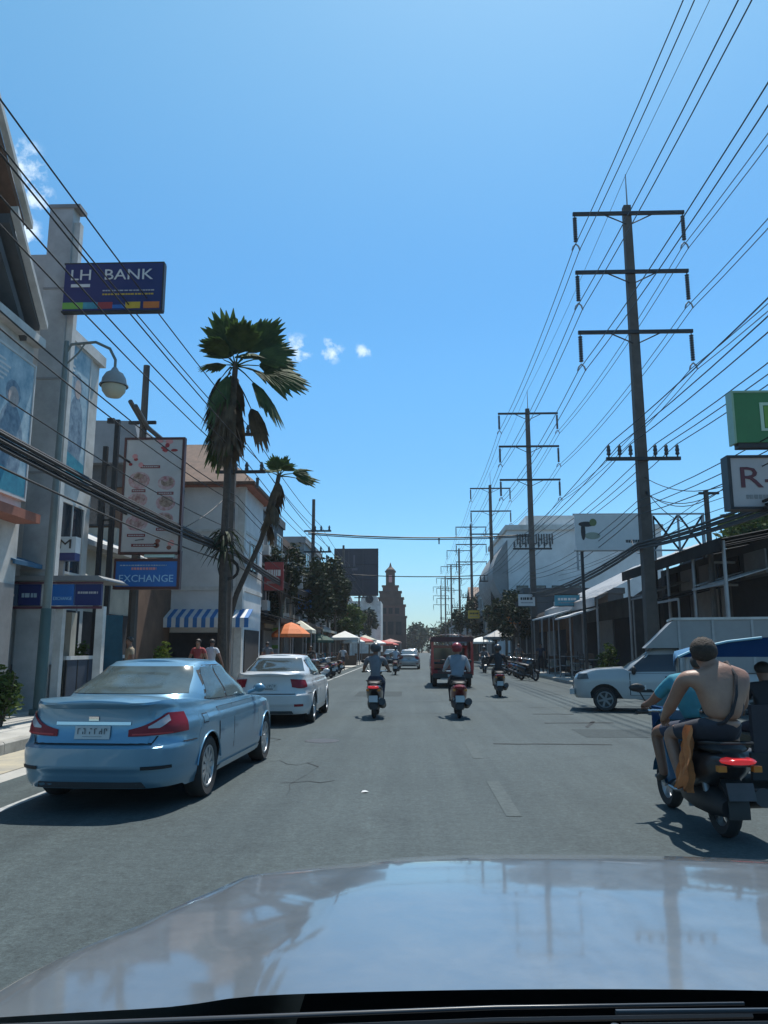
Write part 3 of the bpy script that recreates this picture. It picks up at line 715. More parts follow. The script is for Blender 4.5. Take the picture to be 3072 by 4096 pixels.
# ---------------------------------------------------------------- power line on the left
LX = -7.1; LD = [30.0, 56.0, 82.0, 108.0, 134.0]
def lv_pole(x, y, label, group):
    t = thing('distribution_pole', label, 'utility pole', (x, y, 0), 0, group)
    rows = []
    s = MB()
    for z in (0, 6, 12.5):
        w = .15 - .045 * z / 12.5; rows.append([(-w, -w, z), (w, -w, z), (w, w, z), (-w, w, z)])
    s.grid(rows, True); s.add(rows[-1], [(0, 1, 2, 3)]); s.build('shaft', POLEC, t)
    for z in (10.1, 8.55):
        MB().box((.35, -.17, z), (2.0, .1, .12)).build('crossarm', FRAMED, t)
        for x_ in (.15, .6, 1.2):
            MB().lathe([(.03, z + .05), (.09, z + .1), (.06, z + .2), (.09, z + .24), (.05, z + .36), (.03, z + .4)], (x_, -.17, 0), 'Z', 8, True).build('pin_insulator', INSUL, t, 40)
    MB().cyl((1.05, -.17, 8.3), (1.05, -.17, 7.9), .07, .05, 8).build('fuse_cutout', INSUL, t, 40)
    return t
q0 = lv_pole(LX, LD[0], 'concrete pole with insulator crossarms behind the first palm crown', 'distribution poles on the left pavement')
for y, lb in zip(LD[1:], ('concrete crossarm pole by the dark shophouse beyond the leaning palm', 'third crossarm pole by the brown shophouse', 'fourth crossarm pole beyond the dark billboard', 'last crossarm pole before the arched white house')):
    c = copy_tree(q0); c.location = (LX, y, 0); c['label'] = lb
t = thing('bare_pole', 'bare dark concrete pole behind the food menu sign with two strain insulators', 'utility pole', (-8.75, 24.2, 0))
MB().cyl((0, 0, 0), (0, 0, 10.9), .17, .11, 8).build('shaft', POLEC, t, 40)
for dx, z in ((.05, 9.1), (.22, 8.95)):
    MB().tube([(dx, -1.4, z + .1), (dx, -.2, z - .25), (dx + .6, 1.2, z - .75)], .075, 8).build('strain_insulator', INSUL, t, 40)
MB().box((0, -.1, 8.9), (.9, .1, .1)).build('crossarm', FRAMED, t)
LYS = [-22.0, 4.0] + LD
for x_, z, r in ((-6.5, 10.46, .017), (-6.95, 10.3, .017), (-5.95, 8.93, .017), (-6.5, 8.93, .017), (-6.95, 8.95, .017)):
    wire(x_, z, [y - .17 for y in LYS], r, CABLE, .28, 'power_line', 'dark overhead wire on the crossarm insulators above the left pavement', 'power line', 'wires above the left pavement')
for k, (z, r) in enumerate(((7.6, .016), (7.3, .016), (6.2, .014))):
    wire(LX + .2, z, LYS, r, CABLE, .45, 'power_line', 'thin lower wire strapped to the left pole shafts', 'power line', 'lower wires on the left poles')
for k in range(6):
    wire(LX + .2 + .05 * (k % 2), 5.42 - .045 * k, LYS, .042 - .003 * (k % 3), CABLE, .24 + .02 * k, 'telecom_cable', 'thick black telecom cable in the bundle above the left pavement', 'cable', 'telecom bundle above the left pavement')
wire(LX + .25, 4.85, LYS, .022, CABLE, .3, 'telecom_cable', 'single lower black cable sagging beneath the left telecom bundle', 'cable', None)
# cables across the street
def span(p0, p1, sag, r, m, label, n=24):
    P = [(p0[0] + (p1[0] - p0[0]) * k / n, p0[1] + (p1[1] - p0[1]) * k / n, p0[2] + (p1[2] - p0[2]) * k / n - sag * 4 * (k / n) * (1 - k / n)) for k in range(n + 1)]
    return tag(MB().tube(P, r, 6).build('crossing_cable', m, None, 60), label, 'cable', 'cables strung across the street')
span((-6.95, 52, 9.4), (8.45, 53.8, 9.45), .28, .05, CABLE, 'thicker black cable bundle strung straight across the street')
span((-6.95, 52, 9.3), (8.45, 53.8, 9.35), .30, .035, CABLE, 'slimmer cable just beneath the thick bundle across the street')
span((-6.95, 80, 9.2), (8.45, 80.3, 9.1), .22, .05, CABLE, 'farther cable across the street in front of the stepped tower')
tag(MB().cyl((2.05, 53, 9.14), (2.05, 53, 8.7), .05, .04, 8).build('cable_end', CABLE), 'short cable end hanging from the middle of the crossing bundle', 'cable')
# coils and clutter on the left poles
for k, (y, z) in enumerate(((55.8, 5.6), (81.8, 5.4), (29.75, 4.6))):
    b = MB()
    for j in range(4):
        rr = .32 + .03 * j; b.tube([(LX + .1 + rr * math.cos(a * .524), y - .22 - .02 * j, z + rr * math.sin(a * .524)) for a in range(13)], .02, 5, False)
    tag(b.build('cable_coil', CABLE, None, 60), ('coiled black cable on the pole by the dark shophouse', 'coiled black cable on the third crossarm pole', 'coiled black cable low on the pole behind the palm')[k], 'cable coil')

# ---------------------------------------------------------------- street lamp
LAMPP = mat('lamp_pole_grey', (0.17, 0.20, 0.19), 0.5, metal=0.2, vary=0.15); LAMPT = mat('lamp_pole_teal', (0.035, 0.085, 0.095), 0.5, vary=0.15)
t = thing('street_lamp', 'grey street lamp with hanging globe head in front of the grey pylon', 'street lamp', (-8.1, 17.0, .17))
MB().cyl((0, 0, 2.3), (0, 0, 8.6), .095, .055, 10).build('pole', LAMPP, t, 40)
MB().cyl((0, 0, 0), (0, 0, 2.3), .13, .115, 10).cyl((0, 0, 0), (0, 0, .12), .2, .2, 10).build('base_sleeve', LAMPT, t, 40)
MB().tube([(0, 0, 8.3), (.12, 0, 8.52), (.7, 0, 8.57), (1.05, 0, 8.4), (1.2, 0, 8.12), (1.2, 0, 7.9)], .035, 8).build('arm', LAMPP, t, 40)
MB().tube([(0, 0, 8.0), (.3, 0, 8.3), (.45, 0, 8.55)], .02, 6).build('brace', LAMPP, t, 40)
h = MB().lathe([(.03, 7.95), (.07, 7.9), (.1, 7.84), (.2, 7.78), (.27, 7.66), (.29, 7.52), (.33, 7.5), (.33, 7.47)], (1.2, 0, 0), 'Z', 16).build('lamp_head', mat('lamp_shell', (.26, .27, .27), .5, vary=.1), t, 40)
MB().lathe([(.28, 7.47), (.26, 7.34), (.17, 7.22), (.0, 7.17)], (1.2, 0, 0), 'Z', 16).build('diffuser', mat('lamp_diffuser', (.42, .43, .34), .35, vary=.08), h, 40)

# ---------------------------------------------------------------- signs on the left
def bars(parent, m, x0, x1, y, z, h, n, seed, name='printed_line'):
    r = random.Random(seed); x = x0; b = MB(); k = 0
    while x < x1:
        w = r.uniform(.5, 1.2) * (x1 - x0) / n
        b.bb(x, min(x1, x + w * .75), y - .006, y, z - h / 2, z + h / 2); x += w
    o = b.build(name, m, parent); o['kind'] = 'stuff'; return o
t = thing('bank_sign', 'navy blue bank sign projecting from the pylon with coloured lower strip', 'sign', (-7.38, 17.72, 9.88))
MB().box((0, .08, .62), (2.48, .16, 1.24)).build('panel', NAVY, t)
MB().bb(-1.27, 1.27, .0, .17, 1.24, 1.28).bb(-1.27, 1.27, 0, .17, -.04, 0).bb(1.24, 1.28, 0, .17, 0, 1.24).build('frame', FRAMED, t)
text('LH', 'lettering', SIGNW, t, (-.82, -.012, .93), .40, width=.50)
text('BANK', 'lettering', SIGNW, t, (.38, -.012, .93), .40, width=1.22)
MB().bb(-1.06, -.58, -.012, 0, .62, .70).build('white_strip', SIGNW, t)
bars(t, YELP, -.25, 1.05, 0, .42, .04, 14, 3); bars(t, SIGNG, -.25, 1.05, 0, .52, .03, 12, 4)
for a, b, m, nm in ((-1.24, -.72, LGREEN, 'green_patch'), (-.35, .02, RED, 'red_patch'), (.35, .72, YELP, 'yellow_patch'), (.8, 1.2, ORANGE, 'orange_patch'), (-.72, -.35, TEAL, 'teal_patch'), (.02, .35, BLUE, 'blue_patch')):
    MB().bb(a, b, -.009, 0, .04, .04 + (.17 if m != BLUE else .1)).build(nm, m, t)
MB().cyl((-1.2, .12, .2), (-1.2, .3, .2), .04).cyl((-1.2, .12, 1.05), (-1.2, .3, 1.05), .04).build('bracket', STEEL, t)

t = thing('menu_sign', 'tall white food menu signboard with red pictures in dark frame', 'sign', (-7.75, 22.5, 4.42))
MB().bb(-.86, .86, 0, .14, 0, 3.45).build('panel', SIGNG, t)
MB().bb(-.93, -.86, -.02, .18, -.07, 3.52).bb(.86, .93, -.02, .18, -.07, 3.52).bb(-.86, .86, -.021, .18, 3.45, 3.52).bb(-.86, .86, -.021, .18, -.07, 0).build('frame', mat('dark_red_frame', (.07, .025, .025), .5, vary=.2), t)
def disc(parent, cx, cz, rx, rz, m, name, y=-.006, n=14, rot=0):
    v = [(cx + rx * math.cos(2 * math.pi * k / n + rot), y, cz + rz * math.sin(2 * math.pi * k / n + rot)) for k in range(n)]
    return MB().add(v, [tuple(range(n))]).build(name, m, parent)
FOODB = mat('food_brown', (.20, .07, .05), .5, vary=.3, scale=9)
MENU = [mat('menu_picture', (.42, .36, .34), .5, scale=7, dirt=(.16, .035, .03)), mat('menu_picture_brown', (.38, .30, .24), .5, scale=8, dirt=(.10, .045, .03)), mat('menu_picture_pink', (.46, .40, .40), .5, scale=6, dirt=(.30, .10, .11))]
for k, (cx, cz, rx, rz) in enumerate(((-.42, 2.18, .33, .27), (.42, 2.1, .27, .22), (-.44, 1.58, .31, .22), (.42, 1.48, .30, .24), (-.42, .88, .34, .25), (.40, .98, .28, .22))):
    disc(t, cx, cz, rx, rz, MENU[2], 'printed_plate', -.004, 18); disc(t, cx + .02, cz + .03, rx * .72, rz * .66, MENU[k % 2], 'printed_dish', -.007, 14, k)
    disc(t, cx - .03, cz + rz * .5, rx * .4, rz * .36, MENU[(k + 1) % 3], 'printed_garnish', -.010, 9, k * 2)
for cx, cz, w in ((-.42, 1.86, .42), (.40, 1.78, .5), (-.44, 1.26, .5), (.42, .68, .5), (-.42, .50, .55), (-.15, .2, .8), (-.1, 2.6, .6)):
    MB().bb(cx - w / 2, cx + w / 2, -.008, 0, cz - .045, cz + .045).build('price_bar', MATS['dark_red_letters_menu'] if 'dark_red_letters_menu' in MATS else mat('dark_red_letters_menu', (.17, .03, .035), .5, vary=.2), t)
    bars(t, SIGNG, cx - w * .42, cx + w * .42, -.008, cz, .03, 7, int(abs(cx * 100 + cz * 10)))
for k in range(7): disc(t, .45 + rng.uniform(-.3, .35), 3.2 + rng.uniform(-.25, .2), rng.uniform(.05, .14), rng.uniform(.04, .1), PINK if k % 2 else RED, 'printed_petal', -.006 - .001 * k, 8, rng.random())
for k in range(5): disc(t, -.65 + rng.uniform(-.1, .4), 2.75 + rng.uniform(-.15, .2), rng.uniform(.05, .12), rng.uniform(.04, .09), PINK if k % 2 else RED, 'printed_petal', -.006 - .001 * k, 8, rng.random())
for k in range(6): disc(t, .5 + rng.uniform(-.3, .3), .2 + rng.uniform(-.1, .15), rng.uniform(.05, .12), rng.uniform(.04, .09), PINK if k % 2 else FOODB, 'printed_petal', -.006 - .001 * k, 8, rng.random())

t = thing('exchange_sign', 'blue EXCHANGE sign in red frame hanging under the food menu board', 'sign', (-7.8, 22.5, 3.36))
MB().bb(-.92, .92, 0, .16, .03, .78).build('panel', BLUE, t)
MB().bb(-.98, -.92, -.02, .2, -.05, .86).bb(.92, 1.0, -.02, .2, -.05, 1.1).bb(-.92, .92, -.021, .2, -.05, .03).bb(-.92, .92, -.021, .2, .78, .86).build('frame', MATS['dark_red_frame'], t)
text('EXCHANGE', 'lettering', mat('pale_blue_letters', (.30, .55, .75), .5, vary=0), t, (0, -.012, .26), .3, width=1.62)
bars(t, PINK, -.45, .3, -.005, .56, .07, 9, 5); bars(t, LBLUE, -.8, .6, -.005, .66, .03, 16, 6)
MB().bb(-.1, .82, .02, .1, .9, 1.02).build('lit_panel', mat('pale_aqua', (.45, .66, .66), .4, vary=.05), t)
t = thing('sign_scaffold', 'two slim dark steel posts carrying the menu sign with cross bars', 'sign post', (-8.7, 21.4, .17))
MB().bb(-.16, -.04, -.06, .06, 0, 7.2).build('post', FRAMED, t); MB().bb(.14, .27, -.06, .06, 0, 8.0).build('post', FRAMED, t)
for z in (1.4, 3.2, 5.0, 6.6): MB().bb(-.04, .14, -.03, .03, z, z + .06).build('rung', FRAMED, t)
for z in (3.3, 5.4, 7.0): MB().cyl((.2, .05, z), (.2, 1.2, z), .035).build('sign_arm', FRAMED, t)
MB().bb(-.1, .1, -.05, .05, 7.9, 8.05).build('top_bar', FRAMED, t)

t = thing('atm_sign', 'white and navy ATM box sign behind the street lamp pole', 'sign', (-9.05, 19.0, 3.78))
MB().bb(-.62, .62, 0, .3, .0, .19).build('lower_panel', NAVY, t); MB().bb(-.62, .62, 0, .3, .192, .6).build('upper_panel', mat('pale_sign_blue', (.36, .44, .50), .4, vary=.1), t)
text('ATM', 'lettering', FRAMED, t, (.05, -.012, .40), .34, width=.95)
MB().bb(-.3, .3, .1, .2, -.6, 0).build('bracket', STEEL, t)
t = thing('exchange_booth', 'street booth with row of blue boards on white posts behind the parked blue sedan', 'booth', (-8.55, 18.0, .17))
for x0, x1, m in ((-1.2, -.72, mat('board_greyblue', (.05, .10, .17), .4, vary=.1)), (-.7, -.18, NAVY), (.1, .62, BLUE), (.66, 1.28, NAVY)):
    MB().bb(x0, x1, -.05, .05, 2.42, 2.92).build('header_board', m, t)
MB().bb(-1.24, 1.32, -.07, -.052, 2.34, 2.40).bb(-1.24, 1.32, -.07, -.052, 2.93, 2.97).build('trim', mat('maroon_trim', (.10, .03, .05), .5, vary=.1), t)
text('EXCHANGE', 'lettering', MATS['pale_blue_letters'], t, (.36, -.056, 2.58), .11, width=.44)
bars(t, LBLUE, -.62, -.26, -.05, 2.66, .1, 3, 8); bars(t, SIGNG, .72, 1.2, -.05, 2.72, .05, 6, 9); bars(t, SIGNG, -1.15, -.8, -.05, 2.66, .05, 4, 10)
for x in (-.95, .28, 1.25): MB().bb(x - .09, x + .09, .0, .18, 0, 2.4).build('post', WHITE, t)
MB().bb(-1.2, .2, .9, 1.2, 0, 2.3).build('back_wall', CREAM, t); MB().bb(-1.1, .1, .2, .8, 0, 1.05).build('counter', GREYW, t)
MB().prism([(-1.3, 3.0), (1.4, 3.0), (1.2, 3.12), (-1.2, 3.12)], 'y', -.1, 1.4).build('roof', ROOFG, t)
t = thing('tent_canopy', 'off white peaked tent canopy above the booth boards', 'canopy', (-9.75, 21.3, .17))
MB().add([(-.75, -.6, 3.25), (.75, -.6, 3.25), (.75, .9, 3.25), (-.75, .9, 3.25), (0, .1, 3.95)], [(0, 1, 4), (1, 2, 4), (2, 3, 4), (3, 0, 4)]).build('cloth', mat('tent_cloth', (.50, .49, .43), .8, vary=.15), t)
for x in (-.7, .7):
    for y in (-.55, .85): MB().cyl((x, y, 0), (x, y, 3.25), .025).build('leg', STEEL, t)
t = thing('blue_parasol', 'blue slanted cloth awning beside the ATM sign', 'awning', (-9.3, 17.6, 3.3))
MB().prism([(-1.0, .75), (.55, .25), (.55, .15), (.5, .15), (.5, .22), (-1.0, .7)], 'y', -.9, .4).build('cloth', mat('awning_deep_blue', (.03, .11, .2), .7, vary=.2), t)
MB().cyl((-.2, -.4, .4), (-.2, -.4, -3.1), .03).build('pole', STEEL, t)
t = thing('teal_banner', 'tall teal cloth banner standing behind the blue sedan roof', 'banner', (-7.95, 20.6, .17))
MB().grid([[(-.27 + .03 * math.sin(k), .03 * math.sin(k * .9), z), (.27 + .03 * math.sin(k), .03 * math.cos(k), z)] for k, z in enumerate([.4, .8, 1.2, 1.6, 2.0, 2.3])]).build('cloth', mat('teal_cloth', (.02, .10, .16), .8, vary=.2), t)
MB().cyl((-.3, 0, 0), (-.3, 0, 2.45), .02).build('pole', STEEL, t)
t = thing('notice_board', 'upright white board with green frame beside the orange umbrella', 'sign', (-8.0, 45, .17))
MB().bb(-.5, .5, 0, .1, .5, 4.1).build('panel', SIGNG, t)
MB().bb(-.6, -.5, -.02, .12, 0, 4.3).bb(.5, .6, -.02, .12, 0, 4.3).bb(-.5, .5, -.021, .12, 4.1, 4.3).build('frame', mat('green_frame', (.05, .12, .08), .5), t)
for k in range(6): MB().bb(-.4, .4, -.008, 0, .9 + k * .5, 1.1 + k * .5).build('printed_row', (GREYW, LGREEN)[k % 2], t)
# railing and dark fence behind the sedan
t = thing('steel_railing', 'dark blue sheet fence with white top rail on the left pavement', 'fence', (-8.6, 17.5, .17))
for k in range(7): MB().bb(.35 + .0 * k, .39, 1.0 + k * .62, 1.6 + k * .62, .1, 1.15).build('fence_panel', mat('fence_navy', (.035, .05, .075), .6, vary=.2), t)
MB().bb(.33, .41, .9, 5.4, 1.15, 1.24).build('top_rail', WHITE, t)
for k in range(8): MB().bb(.35, .4, .95 + k * .62, 1.0 + k * .62, 0, 1.2).build('post', FRAMED, t)

# dark billboard over the street's left side
t = thing('billboard', 'large dark square billboard on a mast above the market', 'billboard', (-7.0, 100, 0))
DB = mat('billboard_dark', (.028, .030, .045), .6, vary=.25, scale=.5)
for i in range(3):
    for j in range(3): MB().bb(-2.8 + i * 1.87, -.96 + i * 1.87, 0, .25, 8.4 + j * 2.0, 10.36 + j * 2.0).build('panel', DB, t)
MB().bb(-2.9, 2.9, .25, .5, 8.3, 14.5).build('back_frame', FRAMED, t); MB().cyl((-1.6, .6, 0), (-1.6, .6, 14), .3, .25, 10).build('mast', FRAMED, t)
MB().bb(-.35, -.15, -.02, 0, 12, 13.6).bb(-.5, .2, -.02, 0, 11.6, 11.9).build('printed_mark', mat('dim_print', (.09, .09, .11), .6), t)

# ---------------------------------------------------------------- signs on the right
t = thing('green_sign', 'bright green shop sign with pale bracket mark hanging high on the right', 'sign', (8.85, 18, 6.3))
MB().bb(-1.05, 1.1, 0, .3, .12, 1.35).build('panel', GREEN, t); MB().bb(-1.0, 1.05, .03, .27, 0, .118).build('lower_band', FRAMED, t)
MB().bb(-1.1, -1.05, -.02, .32, .1, 1.4).bb(1.1, 1.15, -.02, .32, .1, 1.4).bb(-1.05, 1.1, -.021, .32, 1.35, 1.4).build('frame', mat('green_edge', (.25, .38, .26), .4), t)
PG = mat('pale_green_mark', (.42, .56, .42), .4, vary=0)
MB().bb(-.45, -.37, -.014, 0, .4, 1.1).bb(-.37, .3, -.014, 0, 1.03, 1.1).bb(-.37, .3, -.014, 0, .4, .46).bb(.3, .38, -.014, 0, .4, 1.1).build('bracket_mark', PG, t)
MB().bb(-.35, .28, -.01, 0, .48, 1.01).build('inner_patch', mat('lime_patch', (.13, .28, .03), .4, vary=.1), t)
t = thing('white_sign', 'white box sign with large R and dark frame beneath the green sign', 'sign', (8.82, 18, 4.8))
MB().bb(-1.22, 1.3, 0, .3, .06, 1.24).build('panel', mat('sign_pinkgrey', (.40, .38, .38), .5, vary=.06), t)
MB().bb(-1.3, -1.22, -.04, .34, 0, 1.3).bb(1.3, 1.38, -.04, .34, 0, 1.3).bb(-1.22, 1.3, -.041, .34, 1.24, 1.3).bb(-1.22, 1.3, -.041, .34, 0, .06).build('frame', FRAMED, t)
text('R-', 'lettering', mat('dark_red_letters', (.10, .02, .03), .5, vary=0), t, (-.62, -.012, .74), .72, width=.8)
bars(t, GREYW, -.9, -.1, -.005, .3, .1, 7, 21)
t = thing('sign_post', 'tall steel post with curved top stay carrying the green and white signs', 'sign post', (9.9, 18.35, 0))
MB().cyl((0, 0, 0), (0, 0, 8.6), .12, .1, 10).build('post', STEEL, t, 40)
for z in (5.2, 5.9, 6.6, 7.4): MB().cyl((0, 0, z), (-1.6, 0, z), .04).build('arm', STEEL, t)
MB().tube([(0, 0, 8.5), (-.5, -.05, 8.55), (-.95, -.05, 8.3), (-1.05, -.05, 7.95), (-1.0, -.05, 7.72)], .03, 6).build('stay', FRAMED, t, 50)
t = thing('white_billboard', 'white billboard with dog-like dark picture on truss above the tin roofs', 'billboard', (9.0, 34, 0))
MB().bb(-1.65, 1.65, 0, .1, 5.85, 7.45).build('panel', mat('billboard_grey_white', (.60, .61, .61), .5, vary=.06), t)
for z in (5.82, 7.45): MB().bb(-1.7, 4.1, .1, .18, z, z + .07).build('chord', STEEL, t)
for x in (-1.6, 1.75, 2.9, 4.0): MB().bb(x, x + .08, .1, .19, 5.0, 7.45).build('upright', STEEL, t)
for a, b in (((1.85, 5.9), (2.9, 7.4)), ((1.85, 7.4), (2.9, 5.9)), ((3.0, 5.9), (4.0, 7.4)), ((3.0, 7.4), (4.0, 5.9))):
    MB().cyl((a[0], .15, a[1]), (b[0], .15, b[1]), .045, None, 6).build('diagonal', FRAMED, t)
for x in (-1.4, 1.8, 4.0): MB().bb(x, x + .12, .2, .32, 0, 7.4).build('leg', FRAMED, t)
disc(t, -1.15, 7.02, .35, .12, FRAMED, 'printed_picture'); disc(t, -.85, 7.1, .16, .17, mat('olive_print', (.12, .16, .06), .5), 'printed_picture', -.008)
disc(t, -1.3, 6.7, .1, .4, FRAMED, 'printed_picture', -.01); disc(t, -.9, 6.5, .35, .16, mat('pale_olive', (.28, .32, .26), .5), 'printed_picture', -.004)
bars(t, FRAMED, .55, 1.55, 0, 6.25, .13, 9, 31); 
t = thing('roof_pole', 'slim dark pole standing beside the billboard truss', 'utility pole', (10.4, 26.8, 0))
MB().cyl((0, 0, 0), (0, 0, 7.05), .12, .09, 8).build('shaft', POLEC, t, 40); MB().box((.1, 0, 6.95), (.7, .08, .08)).build('crossarm', FRAMED, t)
for k, (z, dz) in enumerate(((6.9, .5), (6.6, .4), (6.2, .3))):
    wire(10.5 - .1 * k, z, [2.0, 26.8, 54.0], .012, CABLE, dz, 'service_wire', 'thin service wire tied to the slim pole by the truss', 'power line', 'service wires at the slim pole')

t = thing('empty_sign_frame', 'empty pale rectangular sign frame on the dark tin roofed row', 'sign frame', (11.3, 27.5, 0))
MB().bb(-.6, 1.2, 0, .06, 4.55, 4.63).bb(-.6, 1.2, 0, .06, 3.75, 3.83).bb(-.6, -.52, 0, .061, 3.83, 4.55).bb(1.12, 1.2, 0, .061, 3.83, 4.55).build('frame', SIGNG, t)
for x in (-.4, 1.0): MB().bb(x, x + .06, .07, .13, 0, 4.6).build('leg', FRAMED, t)

# projecting shop signs, drop wires and street clutter further along
PS = [(-7.2, 40.5, 4.6, 1.0, 1.5, RED, 'red upright shop sign projecting past the leaning palm'), (-7.2, 47.2, 5.2, 1.2, .8, SIGNG, 'pale shop sign projecting from the dark shophouse'), (-7.1, 52.0, 4.2, .9, 1.3, BLUE, 'blue upright shop sign half hidden behind a dark tree'),
      (-6.9, 58.5, 5.8, 1.4, .9, YELP, 'yellow shop sign high on the grey shophouse'), (-6.9, 64.0, 4.4, 1.0, 1.6, SIGNW, 'white upright sign beside the third dark tree'), (-6.9, 71.0, 5.4, 1.5, .9, TEAL, 'teal shop sign on the brown shophouse'),
      (-6.9, 79.5, 4.8, 1.2, 1.2, RED, 'square red sign beneath the dark billboard'), (-7.0, 88.0, 4.6, 1.3, 1.0, SIGNW, 'small white sign on the cream shophouse'), (7.9, 52.5, 4.4, 1.1, .8, SIGNW, 'white sign hanging by the rusty tin shop'),
      (8.2, 66.0, 4.2, 1.2, 1.4, BLUE, 'blue sign on the dark shophouse by the third pole'), (8.2, 76.0, 4.6, 1.3, .9, RED, 'red sign at the foot of the wide white building'), (7.9, 96.0, 5.2, 1.4, 1.0, YELP, 'far yellow sign on the grey three storey shophouse'),
      (8.0, 59.5, 3.4, 1.2, .6, ORANGE, 'low orange sign above the rusty tin shop'), (8.3, 41.0, 3.8, 1.3, .55, TEAL, 'teal board hung over the open shop awning')]
for k, (x, y, z, w, h, m, lb) in enumerate(PS):
    t = thing('shop_sign', lb, 'sign', (x, y, z), 0, 'projecting shop signs down the street')
    MB().bb(-w / 2, w / 2, 0, .14, 0, h).build('panel', m, t)
    MB().bb(-w / 2 - .04, w / 2 + .04, -.01, .15, h, h + .04).bb(-w / 2 - .04, w / 2 + .04, -.01, .15, -.04, 0).build('frame', FRAMED, t)
    sd = -1 if x < 0 else 1
    MB().cyl((sd * w / 2, .07, h * .3), (sd * (w / 2 + .9), .07, h * .3), .025, None, 6).cyl((sd * w / 2, .07, h * .8), (sd * (w / 2 + .9), .07, h * .8), .025, None, 6).build('bracket', FRAMED, t)
    bars(t, FRAMED if m in (SIGNW, SIGNG, YELP, ORANGE) else SIGNW, -w * .38, w * .38, 0, h * .62, h * .22, 5, k + 50); bars(t, GREYW, -w * .36, w * .36, 0, h * .28, h * .09, 9, k + 90)
rd = random.Random(9)
for k in range(16):
    sd = -1 if k % 2 else 1; y = rd.choice(LD[:4] if sd < 0 else RD[:4]); x = LX if sd < 0 else RX
    z = rd.uniform(5.0, 8.2); y2 = y + rd.uniform(-9, 9)
    p0, p1 = (x, y, z), (x - .9 if sd < 0 else x + .7, y2, rd.uniform(3.6, 6.5)); n = 12; sg = rd.uniform(.2, .7)
    tag(MB().tube([(p0[0] + (p1[0] - p0[0]) * i / n, p0[1] + (p1[1] - p0[1]) * i / n, p0[2] + (p1[2] - p0[2]) * i / n - sg * 4 * (i / n) * (1 - i / n)) for i in range(n + 1)], .014, 5).build('drop_wire', CABLE, None, 60),
        'thin black service drop drooping from a pole to a shopfront' if sd < 0 else 'thin black service drop running from a power pole to the shops', 'power line', 'service drops on the left side' if sd < 0 else 'service drops on the pole side')

# ---------------------------------------------------------------- vegetation
LEAF1 = leafmat('leaf_dark_green', (0.012, 0.022, 0.011), (0.032, 0.050, 0.020), 0.12)
LEAF2 = leafmat('leaf_mid_green', (0.03, 0.06, 0.015), (0.08, 0.12, 0.03))
LEAF3 = leafmat('leaf_yellow_green', (0.10, 0.14, 0.02), (0.22, 0.24, 0.04))
PALMG = leafmat('palm_green', (0.022, 0.05, 0.014), (0.055, 0.095, 0.025), 0.3)
PALMD = leafmat('palm_dead', (0.045, 0.033, 0.02), (0.10, 0.075, 0.045), 0.15)
BARK = mat('bark', (0.10, 0.08, 0.06), 0.9, vary=0.35, scale=5, bump=0.6, bscale=14)
BARKP = mat('palm_bark', (0.06, 0.05, 0.042), 0.9, vary=0.35, scale=7, bump=0.6, bscale=20)
def leaves(mb, c, r, n, size, rg, shell=0.45):
    c = Vector(c)
    for _ in range(n):
        while True:
            d = Vector((rg.uniform(-1, 1), rg.uniform(-1, 1), rg.uniform(-1, 1)))
            if 0.05 < d.length <= 1: break
        d = d.normalized() * (shell + (1 - shell) * rg.random())
        p = c + Vector((d.x * r[0], d.y * r[1], d.z * r[2]))
        a = Vector((rg.gauss(0, 1), rg.gauss(0, 1), rg.gauss(0, .6))).normalized(); b = a.orthogonal().normalized()
        b = (Matrix.Rotation(rg.random() * 6.3, 3, a) @ b)
        s = size * rg.uniform(.6, 1.3)
        mb.add([p - a * s, p + b * s * .42, p + a * s, p - b * s * .42], [(0, 1, 2, 3)])
def tree(label, x, y, h, r, n, m, size=.16, trunk=.14, cat='tree', name='street_tree', z0=.15, seed=1, blobs=7, group=None):
    rg = random.Random(seed)
    t = thing(name, label, cat, (x, y, z0), 0, group)
    ht = h - r[2] * 1.25
    b = MB().tube([(0, 0, 0), (.05, .02, ht * .5), (.0, -.03, ht), (.08, .0, ht + r[2] * .8)], [trunk, trunk * .85, trunk * .7, trunk * .3], 8)
    br = []
    for k in range(6):
        a = k * 1.05 + rg.random() * .5; q = (math.cos(a) * r[0] * .7, math.sin(a) * r[1] * .7, ht + r[2] * rg.uniform(.2, 1.3)); br.append(q)
        b.tube([(0, 0, ht * rg.uniform(.75, 1.0)), (q[0] * .5, q[1] * .5, (ht + q[2]) / 2 + .1), q], [trunk * .5, trunk * .35, trunk * .12], 6)
    b.build('trunk', BARK, t, 50)
    cb = MB(); c0 = Vector((0, 0, h - r[2]))
    for k in range(blobs):
        a = rg.random() * 6.28; e = rg.uniform(-.6, .8); f = rg.uniform(.35, .72)
        c = c0 + Vector((math.cos(a) * r[0] * f, math.sin(a) * r[1] * f, e * r[2] * .72)); k2 = rg.uniform(.3, .52)
        leaves(cb, c, (r[0] * k2, r[1] * k2, r[2] * k2), n // blobs, size, rg)
    cb.build('crown', m, t, None, False)
    return t
